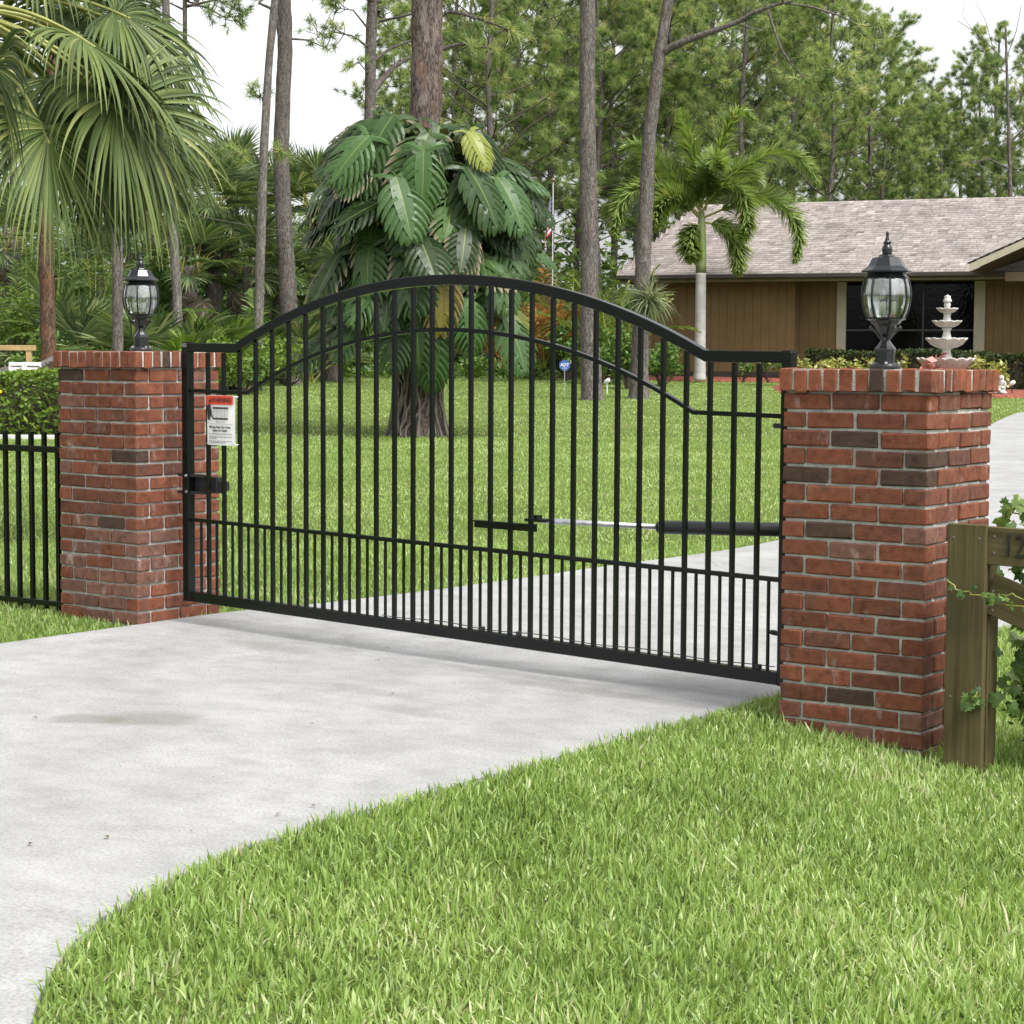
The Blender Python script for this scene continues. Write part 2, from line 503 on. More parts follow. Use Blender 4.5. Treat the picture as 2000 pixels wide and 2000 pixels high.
CONC = mat_concrete()
SOIL = mat_ground()
BRICK = mat_brick('red_brick', [(0.0, (0.095, 0.038, 0.024)), (0.2, (0.15, 0.052, 0.029)), (0.45, (0.175, 0.062, 0.034)), (0.65, (0.12, 0.047, 0.03)), (0.85, (0.16, 0.056, 0.031)), (1.0, (0.10, 0.046, 0.033))])
BRICK_WORN = mat_brick('worn_pink_brick', [(0.0, (0.135, 0.072, 0.055)), (0.5, (0.17, 0.082, 0.06)), (1.0, (0.12, 0.064, 0.048))], .55)
BRICK_CAP = mat_brick('orange_brick', [(0.0, (0.165, 0.055, 0.03)), (0.3, (0.205, 0.07, 0.036)), (0.6, (0.14, 0.052, 0.031)), (1.0, (0.185, 0.061, 0.032))], .3)
BRICK_DARK = mat_brick('dark_brick', [(0.0, (0.048, 0.031, 0.023)), (1.0, (0.068, 0.041, 0.029))], .1)
MORTAR = plain('mortar', (0.41, 0.405, 0.37), .95, spec=.1, var=.25, nscale=18, bump=.9, bscale=120)
BLACK = plain('black_gate_paint', (0.004, 0.0055, 0.0055), .16, spec=.32, var=.2, nscale=20, bump=.05, bscale=220)
BLACKG = plain('black_gloss_lamp', (0.008, 0.009, 0.011), .24, spec=.45, var=.2, nscale=30, bump=.08, bscale=150)
BLACKM = plain('black_rubber', (0.013, 0.013, 0.014), .6, var=.2)
STEEL = plain('brushed_silver', (0.62, 0.63, 0.65), .28, metal=.9, var=.08)
ALU = plain('grey_cap_metal', (0.16, 0.155, 0.15), .5, metal=.3, var=.2)
WHITEP = plain('white_sign_face', (0.78, 0.78, 0.77), .5, var=.03)
REDP = plain('red_sign_header', (0.62, 0.055, 0.02), .45, var=.05)
INK = plain('black_ink', (0.012, 0.012, 0.012), .6, var=.1)
GREYINK = plain('grey_ink', (0.18, 0.18, 0.19), .6, var=.1)
WIRE = plain('pale_tie_wire', (0.5, 0.5, 0.5), .4, metal=.5, var=.1)
WOODG = mat_wood('weathered_green_wood', (0.050, 0.042, 0.018), (0.135, 0.112, 0.055), (30, 30, .9))
WOODT = mat_wood('tan_wood', (0.34, 0.23, 0.11), (0.46, 0.32, 0.17))
BARK = mat_bark('grey_pine_bark', (0.034, 0.029, 0.026), (0.135, 0.122, 0.113), (0.17, 0.115, 0.085), 14, .45)
BARKBIG = mat_bark('big_pine_bark', (0.032, 0.026, 0.023), (0.125, 0.104, 0.093), (0.20, 0.10, 0.06), 11, .6)
BARKRED = mat_bark('orange_pine_bark', (0.028, 0.018, 0.013), (0.10, 0.066, 0.048), (0.20, 0.088, 0.044), 12, .8)
BARKPALE = mat_bark('pale_palm_bark', (0.07, 0.062, 0.055), (0.16, 0.148, 0.135), (0.13, 0.10, 0.08), 12, .4)
TWIG = plain('twig_bark', (0.07, 0.055, 0.045), .9, var=.3)
ROOT = plain('aerial_root_grey', (0.115, 0.10, 0.082), .9, var=.35, nscale=9, bump=.4)
STONE = plain('white_cast_stone', (0.44, 0.425, 0.395), .8, var=.2, nscale=5, bump=.3, bscale=60)
GRASS = leafmat('lawn_grass', [(0.0, (0.065, 0.11, 0.027)), (0.3, (0.18, 0.28, 0.065)), (0.55, (0.265, 0.385, 0.105)), (0.78, (0.375, 0.495, 0.182)), (0.93, (0.525, 0.6, 0.32)), (1.0, (0.56, 0.53, 0.36))], .40, .42, .45, noise_scale=1.1)
NEEDLE = leafmat('pine_needles', [(0.0, (0.05, 0.088, 0.03)), (0.3, (0.15, 0.225, 0.075)), (0.65, (0.29, 0.37, 0.145)), (0.95, (0.42, 0.46, 0.22)), (1.0, (0.4, 0.34, 0.18))], .5, .55, .25)
NEEDLE_DK = leafmat('dark_pine_needles', [(0.0, (0.045, 0.082, 0.036)), (0.5, (0.15, 0.225, 0.1)), (1.0, (0.29, 0.36, 0.17))], .48, .55, .25)
SABAL = leafmat('fan_palm_leaf', [(0.0, (0.032, 0.053, 0.015)), (0.4, (0.072, 0.108, 0.029)), (0.75, (0.125, 0.165, 0.048)), (1.0, (0.25, 0.265, 0.095))], .14, .5, .25)
SABAL2 = leafmat('small_fan_palm_leaf', [(0.0, (0.05, 0.085, 0.035)), (0.4, (0.11, 0.165, 0.065)), (0.75, (0.185, 0.24, 0.10)), (1.0, (0.30, 0.32, 0.16))], .25, .5, .3)
PETIOLE = plain('yellow_green_petiole', (0.21, 0.22, 0.045), .5, var=.2)
FOXT = leafmat('foxtail_leaflet', [(0.0, (0.109, 0.174, 0.048)), (0.5, (0.225, 0.312, 0.088)), (0.9, (0.377, 0.435, 0.160)), (1.0, (0.435, 0.304, 0.128))], .38, .42, .45)
ARECA = leafmat('areca_leaflet', [(0.0, (0.084, 0.132, 0.018)), (0.6, (0.180, 0.228, 0.036)), (1.0, (0.288, 0.300, 0.060))], .35, .45, .4)
DRYF = leafmat('dry_palm_leaf', [(0.0, (0.085, 0.068, 0.045)), (0.6, (0.17, 0.145, 0.10)), (1.0, (0.30, 0.265, 0.20))], .2, .8, .15)
ORANGEF = leafmat('orange_dead_leaf', [(0.0, (0.14, 0.07, 0.02)), (0.6, (0.30, 0.15, 0.035)), (1.0, (0.42, 0.26, 0.09))], .3, .7, .2)
SHRUB = leafmat('shrub_leaf', [(0.0, (0.038, 0.078, 0.019)), (0.5, (0.088, 0.169, 0.032)), (0.85, (0.162, 0.257, 0.047)), (1.0, (0.297, 0.365, 0.081))], .3, .45, .4)
SHRUB_LT = leafmat('light_shrub_leaf', [(0.0, (0.057, 0.109, 0.021)), (0.5, (0.138, 0.230, 0.034)), (1.0, (0.276, 0.345, 0.069))], .35, .45, .4)
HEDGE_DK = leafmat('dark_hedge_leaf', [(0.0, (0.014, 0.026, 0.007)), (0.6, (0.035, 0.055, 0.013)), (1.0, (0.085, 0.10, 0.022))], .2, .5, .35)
VARIEG = leafmat('variegated_leaf', [(0.0, (0.10, 0.14, 0.03)), (0.4, (0.28, 0.30, 0.07)), (1.0, (0.55, 0.52, 0.22))], .25, .45, .4)
PINKL = leafmat('pink_leaf', [(0.0, (0.25, 0.08, 0.08)), (0.6, (0.50, 0.20, 0.20)), (1.0, (0.62, 0.38, 0.34))], .25, .5, .3)
SILVERG = leafmat('silver_green_leaf', [(0.0, (0.08, 0.10, 0.05)), (0.6, (0.20, 0.235, 0.12)), (1.0, (0.36, 0.36, 0.24))], .25, .6, .25)
WOODLAND = leafmat('woodland_leaf', [(0.0, (0.037, 0.071, 0.020)), (0.5, (0.093, 0.162, 0.037)), (1.0, (0.204, 0.281, 0.068))], .3, .55, .25, noise_scale=.5)
IVY = leafmat('ivy_leaf', [(0.0, (0.03, 0.065, 0.015)), (0.6, (0.075, 0.135, 0.03)), (1.0, (0.17, 0.24, 0.06))], .28, .4, .45)


def mat_monstera(name, base, rib, edge, edgek):
    m, t, o = newmat(name)
    a = N(t, 'ShaderNodeAttribute'); a.attribute_name = 'rnd'        # 0 on the midrib, 1 at lobe tips
    oi = t.nodes.new('ShaderNodeObjectInfo')
    v = ramp(t, [(0.0, tuple(c * .42 for c in base)), (0.5, base), (1.0, tuple(c * 1.75 for c in base))]); t.links.new(oi.outputs['Random'], v.inputs[0])
    r = ramp(t, [(0.0, (1, 1, 1)), (0.010, (1, 1, 1)), (0.028, (0, 0, 0))]); t.links.new(a.outputs['Fac'], r.inputs[0])
    c = mix(t, mixfac(t, r.outputs[0], .8), v.outputs[0], rib)
    e = ramp(t, [(0.72, (0, 0, 0)), (0.98, (1, 1, 1))]); t.links.new(a.outputs['Fac'], e.inputs[0])
    c = mix(t, mixfac(t, e.outputs[0], edgek), c, edge)
    p = N(t, 'ShaderNodeBsdfPrincipled', Roughness=.38); p.inputs['Specular IOR Level'].default_value = .28
    t.links.new(c, p.inputs['Base Color'])
    tr = t.nodes.new('ShaderNodeBsdfTranslucent'); t.links.new(mix(t, 1.0, c, (1.4, 1.4, .7), 'MULTIPLY'), tr.inputs[0])
    ms = t.nodes.new('ShaderNodeMixShader'); ms.inputs[0].default_value = .18
    t.links.new(p.outputs[0], ms.inputs[1]); t.links.new(tr.outputs[0], ms.inputs[2]); t.links.new(ms.outputs[0], o.inputs[0])
    return m


MON = mat_monstera('monstera_leaf', (0.033, 0.068, 0.020), (0.17, 0.22, 0.06), (0.08, 0.13, 0.04), .25)
MON_DRYTIP = mat_monstera('monstera_leaf_dry_tips', (0.045, 0.086, 0.024), (0.19, 0.24, 0.06), (0.42, 0.34, 0.25), .85)
MON_BROWN = mat_monstera('monstera_leaf_browning', (0.115, 0.10, 0.026), (0.22, 0.22, 0.05), (0.34, 0.22, 0.15), .95)
MON_PALE = mat_monstera('monstera_leaf_yellowing', (0.17, 0.20, 0.035), (0.25, 0.28, 0.07), (0.3, 0.27, 0.1), .5)

# ------------------------------------------------------------------ the ground
NR = [-60, -30, -14, -9, -7.8, -6.6] + list(np.arange(-6, 30.1, .6)) + [32, 35, 38, 42, 46, 50, 54, 60, 70, 85, 110, 150, 220, 400]
NC = [-300, -120, -60, -40, -30, -24, -20] + list(np.arange(-18, 18.1, .8)) + [20, 24, 30, 40, 60, 120, 300]
GV = []
for s_ in NR:
    for c_ in NC:
        P = CAM + f0 * s_ + r0 * c_
        GV.append((P[0], P[1], float(zg(P[0], P[1])) - .004))
nc = len(NC)
GF = np.array([(i * nc + j, i * nc + j + 1, (i + 1) * nc + j + 1, (i + 1) * nc + j) for i in range(len(NR) - 1) for j in range(nc - 1)])
tag(ob('ground', mesh_np('ground', GV, GF, smooth=True, mats=[SOIL])), kind='structure')

DL = [(-7.6, -5.5), (-6.0, -5.0), (-5.1, -4.2), (-4.85, -3.2), (-4.75, -2.0), (-4.70, -.7), (-4.64, .15), (-4.56, .9), (-4.36, 1.5), (-4.18, 2.165), (-4.08, 2.6), (-3.90, 3.6), (-3.69, 5.8), (-4.3, 9.0), (-5.9, 14.0), (-7.3, 18.0), (-8.5, 21.7), (-9.3, 24.9), (-9.4, 28.0)]
DR = [(2.4, -5.5), (.55, -4.75), (-.05, -4.32), (-.44, -3.92), (-.70, -3.45), (-.86, -2.8), (-.89, -2.0), (-.89, -1.2), (-.89, -.3), (-.89, 2.165), (-.93, 3.2), (-.6, 5.0), (.3, 9.0), (2.0, 14.0), (3.4, 18.0), (4.2, 21.0), (4.6, 24.0), (4.5, 27.0), (4.2, 31.0)]


def smooth_line(P, n=6):
    P = np.array(P, float); out = []
    for i in range(len(P) - 1):
        a, b, c, d = P[max(i - 1, 0)], P[i], P[i + 1], P[min(i + 2, len(P) - 1)]
        for k in range(n):
            t = k / n
            out.append(tuple(.5 * (2 * b + (c - a) * t + (2 * a - 5 * b + 4 * c - d) * t * t + (3 * b - a - 3 * c + d) * t ** 3)))
    return out + [tuple(P[-1])]


DL, DR = smooth_line(DL), smooth_line(DR)
DRIVE_POLY = DL + DR[::-1]


def slab(name, i0, i1, gap0=0.0, gap1=0.0):
    V = []; F = []; cols = 8; rows = 0
    def row(l, r):
        nonlocal rows
        for j in range(cols + 1):
            u = j / cols; x = l[0] * (1 - u) + r[0] * u; y = l[1] * (1 - u) + r[1] * u
            V.append((x, y, float(zg(x, y)) + .012))
        rows += 1
    for i in range(i0, i1):
        n = 1
        for q in range(n):
            u = q / n
            row([a * (1 - u) + b * u for a, b in zip(DL[i], DL[i + 1])], [a * (1 - u) + b * u for a, b in zip(DR[i], DR[i + 1])])
    row(DL[i1], DR[i1])
    V = np.array(V)
    V[:cols + 1, 1] += gap0; V[-cols - 1:, 1] -= gap1
    for a in range(rows - 1):
        for b in range(cols):
            q = a * (cols + 1) + b
            F.append((q, q + 1, q + cols + 2, q + cols + 1))
    # turned-down edges all round
    rim = list(range(cols + 1)) + [a * (cols + 1) + cols for a in range(1, rows)] + [(rows - 1) * (cols + 1) + b for b in range(cols - 1, -1, -1)] + [a * (cols + 1) for a in range(rows - 2, 0, -1)]
    n0 = len(V)
    low = V[rim].copy(); low[:, 2] -= .12
    V = np.concatenate([V, low])
    for k in range(len(rim)):
        k2 = (k + 1) % len(rim)
        F.append((rim[k], n0 + k, n0 + k2, rim[k2]))
    me = bpy.data.meshes.new(name); me.from_pydata(V.tolist(), [], F); me.materials.append(CONC); me.update()
    return tag(ob(name, me), kind='structure')


slab('driveway_apron', 0, 54, 0, .004)
slab('driveway', 54, len(DL) - 1, .004, 0)
mb = MB(); mb.box((-2, -9.0, -.03), (160, 6.9, .04))
tag(mb.build('road', plain('asphalt', (0.05, 0.05, 0.052), .9, var=.2, nscale=30, bump=.6, bscale=150)), kind='structure')

# ------------------------------------------------------------------ brick pillars
PW, BS, JT = .61, .0715, .0115
BL = (PW - 2 * JT) / 3; BD = (PW - 2 * BL - 3 * JT) / 2; BH = BS - JT


def brick_mesh(name, l, d, h, seed, m):
    r_ = np.random.default_rng(seed)
    V, F = chamfer_box(l / 2, d / 2, h / 2, .0042)
    V = V + r_.normal(0, .0012, V.shape)
    me = bpy.data.meshes.new(name); me.from_pydata(V.tolist(), [], F); me.materials.append(m); me.update()
    return me


def brick_set(l, d, h, m, n, tagn):
    return [brick_mesh(f'{tagn}_mesh', l, d, h, 100 + i, m) for i in range(n)]


BM = {m.name: brick_set(BL, BD, BH, m, 6, m.name) for m in (BRICK, BRICK_WORN, BRICK_DARK)}
CW = PW + .044; CP = CW / 10; CB = CP - .0095; CH = .086
CAPM = {m.name: brick_set(CB, .11, CH, m, 5, m.name + '_cap') for m in (BRICK_CAP, BRICK_DARK)}
CAPC = brick_set(CB, CB, CH, BRICK_CAP, 4, 'cap_corner')


def pillar(label, corner, rz, z_k1, dark, worn, darkcap):
    """corner: near corner on the street side; z_k1: underside of the top full course"""
    z0 = z_k1 - 20 * BS
    base = Vector((corner[0], corner[1], 0)) + Matrix.Rotation(rz, 3, 'Z') @ Vector((-PW / 2, PW / 2, 0))
    t = thing('brick_pillar', label, 'pillar', (base.x, base.y, z0), rz)
    r_ = random.Random(int(abs(corner[0] * 100)) + 5)
    mb = MB()
    ins = .0110
    mb.box((0, 0, (21 * BS + .004) / 2), (PW - 2 * ins, PW - 2 * ins, 21 * BS + .004))
    mb.box((0, 0, 21 * BS + .004 + CH / 2 + .0015), (CW - 2 * .0105, CW - 2 * .0105, CH - .004))
    mb.build('mortar', MORTAR, t)
    E = PW / 2
    for c in range(21):
        k = 21 - c                      # counted down from the cap as in the photograph
        z = c * BS + BH / 2 + JT * .5
        place = []
        long_x = (k % 2 == 1)
        for side in (-1, 1):
            for i in range(3):
                a = -E + BL / 2 + i * (BL + JT)
                b = side * (E - BD / 2)
                place.append(((a, b), 0.0, ('f' if side < 0 else 'b', i)) if long_x else ((b, a), PI / 2, ('l' if side < 0 else 'r', i)))
            for i in range(2):
                a = -E + BD + JT + BL / 2 + i * (BL + JT)
                b = side * (E - BD / 2)
                place.append(((b, a), PI / 2, ('l' if side < 0 else 'r', i)) if long_x else ((a, b), 0.0, ('f' if side < 0 else 'b', i)))
        for (x, y), rot, key in place:
            kind = 'red_brick'
            if (k, *key) in dark or r_.random() < .006:
                kind = 'dark_brick'
            elif worn(k, key, r_):
                kind = 'worn_pink_brick'
            jt = [r_.gauss(0, .0011) for _ in range(3)]
            ob('brick', r_.choice(BM[kind]), t, (x + jt[0], y + jt[1], z + jt[2]), (r_.gauss(0, .004), r_.gauss(0, .004), rot + r_.gauss(0, .005) + (PI if r_.random() < .5 else 0)))
    zc = 21 * BS + .004 + CH / 2
    H = CW / 2
    for side in range(4):
        q = side * PI / 2
        for i in range(10):
            a = -H + CP * (i + .5)
            corner_ = i == 0 or i == 9
            if i == 9:
                continue                # corner bricks belong to the next face
            dpt = CB if corner_ else .11
            p = Matrix.Rotation(q, 3, 'Z') @ Vector((a, -(H - dpt / 2 - .004), 0))
            if corner_:
                p = Matrix.Rotation(q, 3, 'Z') @ Vector((a, -(H - CP / 2), 0))
            me = r_.choice(CAPC) if corner_ else r_.choice(CAPM['dark_brick' if (side, i) in darkcap else 'orange_brick'])
            jt = [r_.gauss(0, .0018) for _ in range(3)]
            ob('cap_brick', me, t, (p.x + jt[0], p.y + jt[1], zc + jt[2] * 1.3), (r_.gauss(0, .008), r_.gauss(0, .008), q + r_.gauss(0, .012)))
    return t


pillar('red brick gate pillar beside the wooden board fence, nearer of the two', (0, 0), 0.0, 1.24,
       {(3, 'f', 1), (5, 'f', 2), (8, 'f', 0), (17, 'f', 1), (4, 'r', 0), (5, 'f', 0)}, lambda k, key, r_: (k >= 18 and r_.random() < .35) or r_.random() < .02, {(0, 6)})
LPX, LPY, LPR = -4.611, .372, R(-1.05)
pillar('red brick gate pillar at the black iron fence, farther of the two', (LPX, LPY), LPR, 1.302,
       {(1, 'f', 0), (7, 'f', 2)}, lambda k, key, r_: (k >= 12 and key[0] == 'f' and r_.random() < .8) or (k >= 15 and r_.random() < .3) or r_.random() < .06, {(1, 3), (1, 5)})
RP_TOP = 1.24 + BS + .004 + CH
LP_TOP = 1.302 + BS + .004 + CH

# ------------------------------------------------------------------ the gate
GA = np.array([-.72, .29]); GB = np.array([-4.46, .58])
gd = (GB - GA) / np.linalg.norm(GB - GA); GL = float(np.linalg.norm(GB - GA))
gate = thing('driveway_gate', 'black metal arched driveway gate with vertical pickets, closed between the brick pillars', 'gate', (GA[0], GA[1], 0), math.atan2(gd[1], gd[0]))


def arc(u, c, half, sag):
    Rr = (half * half + sag * sag) / (2 * sag)
    return np.where(np.abs(u - c) < half, np.sqrt(np.maximum(Rr * Rr - (u - c) ** 2, 0)) - (Rr - sag), 0.0)


def top_z(u):
    return 1.4705 + .0105 * u + arc(u, 1.885, 1.456, .334)


def low_z(u):
    return 1.215 + .0147 * u + arc(u, 1.8765, 1.3865, .335)


def mid_z(u): return .5415 + .0128 * u
def bot_z(u): return .150 + .0131 * u


def sweep(name, us, zf, h, d, m=BLACK, ch=.003):
    """rectangular rail following zf(u), top edge at zf, slightly rounded edges"""
    V = []; F = []
    prof = [(-d / 2 + ch, 0), (d / 2 - ch, 0), (d / 2, -ch), (d / 2, -h + ch), (d / 2 - ch, -h), (-d / 2 + ch, -h), (-d / 2, -h + ch), (-d / 2, -ch)]
    n = len(prof)
    for u in us:
        for (y, z) in prof:
            V.append((u, y, float(zf(u)) + z))
    for i in range(len(us) - 1):
        for j in range(n):
            F.append((i * n + j, (i + 1) * n + j, (i + 1) * n + (j + 1) % n, i * n + (j + 1) % n))
    F.append(tuple(range(n))); F.append(tuple((len(us) - 1) * n + j for j in range(n))[::-1])
    me = bpy.data.meshes.new(name); me.from_pydata(V, [], F); me.materials.append(m); me.update()
    return ob(name, me, gate)


au = np.concatenate([[.045], [.429], np.linspace(.43, 3.34, 72), [3.341], [3.703]])
sweep('top_rail', au, top_z, .048, .042)
lu = np.concatenate([[.046], [.489], np.linspace(.491, 3.262, 64), [3.264], [3.704]])
sweep('arched_rail', lu, low_z, .019, .0255, ch=.0015)
sweep('middle_rail', np.array([.046, 3.704]), mid_z, .019, .0255, ch=.0015)
sweep('bottom_rail', np.array([.046, 3.704]), bot_z, .053, .045)
for u0, u1 in ((-.002, .046), (3.704, 3.752)):
    uc = (u0 + u1) / 2; zt = float(top_z(u0 if u0 < 1 else u1)); zb = float(bot_z(uc)) - .055
    mb = MB(); mb.box((uc, 0, (zt + zb) / 2), (u1 - u0, .048, zt - zb), ch=.003)
    p = mb.build('end_post', BLACK, gate)
    mb = MB(); mb.box((uc, 0, zt + .0015), (u1 - u0 - .004, .044, .004))
    mb.build('post_cap', BLACK, p)
mb = MB(); mb.box((3.728, .0252, 1.497), (.040, .003, .021)); mb.build('end_plate', ALU, gate)
for k in range(29):
    u = .166 + .1215 * k
    mb = MB(); z0 = float(bot_z(u)) - .006; z1 = float(top_z(u)) - .05
    mb.box((u, 0, (z0 + z1) / 2), (.0195, .0195, z1 - z0), ch=.0015); mb.build('picket', BLACK, gate)
for k in range(30):
    u = .1045 + .1215 * k
    mb = MB(); z0 = float(bot_z(u)) - .006; z1 = float(mid_z(u)) - .02
    mb.box((u, 0, (z0 + z1) / 2), (.0118, .0118, z1 - z0), ch=.001); mb.build('short_picket', BLACK, gate)
# latch box, hinge bolts, thin cable along the bottom rail
mb = MB(); mb.box((3.655, -.05, .765), (.245, .05, .085), ch=.004); mb.box((3.51, -.05, .762), (.06, .035, .048), ch=.003)
mb.box((3.70, -.012, .812), (.2, .05, .012)); mb.box((3.70, -.012, .722), (.2, .05, .012))
latch = mb.build('latch', BLACKM, gate)
for (a, z) in ((3.715, .812), (3.712, .728)):
    mb = MB(); mb.tube([(a, .026, z), (a, .034, z)], .007, 8); mb.build('bolt', STEEL, latch)
for z in (1.165, .305):
    mb = MB(); mb.tube([(-.02, 0, z), (.05, -.02, z), (.115, -.045, z)], .011, 8); mb.tube([(.055, -.024, z), (.04, -.03, z - .03), (.012, -.03, z - .055)], .008, 6)
    mb.box((-.065, 0, z), (.09, .03, .03), ch=.003)
    mb.build('hinge', BLACKM, gate)
pts = [(u, .012 + .004 * math.sin(u * 9), float(bot_z(u)) + .012 + .009 * math.sin(u * 5.2 + 1) ** 2) for u in np.linspace(.06, 2.3, 60)]
mb = MB(); mb.tube(pts, .0022, 5); cab = mb.build('bottom_cable', BLACKM, gate)
for u in (.14, 1.44, 1.66):
    mb = MB(); mb.box((u, .012, float(bot_z(u)) + .012), (.022, .02, .022), ch=.003); mb.build('cable_clip', BLACKM, cab)
# bracket for the gate opener: an angle bolted across three pickets
mb = MB(); mb.box((1.52, .0155, .672), (.372, .007, .034)); mb.box((1.52, .028, .6875), (.372, .03, .005)); mb.box((1.355, -.02, .706), (.10, .075, .012)); mb.box((1.39, -.045, .716), (.045, .04, .018))
mb.build('opener_bracket', BLACK, gate)

# ------------------------------------------------------------------ gate opener ram (behind the gate)
def gate_pt(u, back, z):
    return np.array([GA[0] + gd[0] * u + gd[1] * back * 1.0, GA[1] + gd[1] * u - gd[0] * back, z])


P0 = gate_pt(1.40, .06, .700); P1 = gate_pt(.82, .20, .694); P2 = gate_pt(-.06, .385, .716)
op = thing('gate_opener', 'gate opener ram with silver rod and black tube behind the gate', 'gate opener', tuple(gate_pt(.6, .2, .0)))
oo = np.array(op.location)
mb = MB(); mb.tube([P0 - oo, P0 + (P1 - P0) * .04 - oo, P0 + (P1 - P0) * .07 - oo, P1 - oo], [.005, .009, .0125, .0125], 16); mb.build('rod', STEEL, op, smooth=True)
dirn = unit(P2 - P1)
mb = MB(); mb.tube([P1 - oo, P1 + dirn * .004 - oo, P1 + dirn * .03 - oo, P1 + dirn * .034 - oo, P2 - oo], [.018, .026, .0275, .0305, .0305], 24); mb.build('motor_tube', plain('satin_black_tube', (0.016, 0.017, 0.018), .38, spec=.5), op, smooth=True)
mb = MB(); mb.box(P2 - oo + np.array([.07, .03, 0]), (.16, .05, .07), rz=math.atan2(gd[1], gd[0]), ch=.004); mb.build('pillar_bracket', BLACK, op)

# ------------------------------------------------------------------ warning sign tied to the gate
SGN = thing('warning_sign', 'white warning sign with red header tied to the gate pickets', 'sign', tuple(np.append(GA + gd * 3.447, .98) + np.array([0, 0, 0])), math.atan2(gd[1], gd[0]))
SY = .020
mb = MB()
Vs = []; Fs = []
for i in range(7):
    for j in range(7):
        a = i / 6 - .5; b = j / 6
        Vs.append((a * .213, SY + .006 * math.cos(a * 3) - .004 * abs(b - .5), b * .258))
for i in range(6):
    for j in range(6):
        q = i * 7 + j; Fs.append((q, q + 7, q + 8, q + 1))
n_ = len(Vs); Vs += [(x, y - .0025, z) for x, y, z in Vs]; Fs += [tuple(v + n_ for v in q[::-1]) for q in Fs]
mb.add(np.array(Vs), Fs); mb.build('panel', WHITEP, SGN)
SR = (PI / 2, 0, PI)
FRONT = SY + .0085
mb = MB(); mb.box((0.002, FRONT - .0005, .2335), (.203, .002, .046), ch=.0008); hd = mb.build('header', REDP, SGN)
text('lettering', 'WARNING', INK, hd, (-.014, FRONT + .001, .2325), .0335, SR, sx=.93, bold=.0007)
mb = MB(); mb.add(np.array([(.086, FRONT + .0012, .2205), (.060, FRONT + .0012, .2205), (.073, FRONT + .0012, .2445)]), [(0, 1, 2)]); mb.build('alert_symbol', INK, hd)
# pictogram: a figure caught between the moving gate and a post
mb = MB()
prof = [(.094, .132), (.080, .128), (.074, .150), (.066, .163), (.062, .176), (.070, .190), (.074, .206), (.082, .214), (.092, .212), (.096, .195)]
Vp = [(x, FRONT + .0006, z) for x, z in prof]; mb.add(np.array(Vp), [tuple(range(len(prof)))])
for (x0, x1, z) in ((.055, -.062, .193), (.055, -.062, .137)):
    mb.box(((x0 + x1) / 2, FRONT, z), (x0 - x1, .001, .008))
mb.tube([(.068, FRONT, .165), (.056, FRONT, .142)], .0035, 5)
pic = mb.build('pictogram', INK, SGN)
mb = MB()
for q in range(11):
    mb.box((.048 - q * .0105, FRONT, .165), (.0016, .0008, .052))
mb.build('pictogram_bars', GREYINK, pic)
mb = MB(); mb.box((0, FRONT, .110), (.196, .0008, .0014)); mb.box((.02, FRONT, .121), (.022, .0008, .004)); mb.box((-.022, FRONT, .121), (.05, .0008, .0016)); mb.build('rule_line', GREYINK, SGN)
text('lettering', 'Moving Gate Can Cause', INK, SGN, (0, FRONT + .0004, .094), .0175, SR, sx=.95, bold=.0003)
text('lettering', 'Injury Or Death', INK, SGN, (0, FRONT + .0004, .076), .0175, SR, sx=.95, bold=.0003)
mb = MB()
for z, x0, x1 in ((.058, .085, -.085), (.043, .085, -.085), (.036, .085, .03), (.021, .085, -.088), (.013, .085, -.045)):
    x = x0
    while x > x1:
        wd = random.uniform(.006, .016); mb.box((x - wd / 2, FRONT, z), (wd, .0006, .0036)); x -= wd + .0035
mb.build('small_print', GREYINK, SGN)
for z in (.251, .006):
    for s in (-1, 1):
        mb = MB(); mb.tube([(s * .085, FRONT, z), (s * .112, FRONT - .004, z + .001), (s * .124, .006, z), (s * .122, -.014, z)], .0016, 5); mb.build('tie_wire', WIRE, SGN)

# ------------------------------------------------------------------ lanterns
LGLASS = mat_glass('lantern_glass', (.88, .93, .93), .05, 1.5, .20)
BULB = plain('candle_tube', (0.72, 0.70, 0.62), .4, var=.05)
BRASS = plain('worn_brass', (0.28, 0.20, 0.09), .4, metal=.6)
gl_prof = [(.075, .204), (.087, .232), (.0945, .262), (.097, .292), (.094, .322), (.086, .356)]


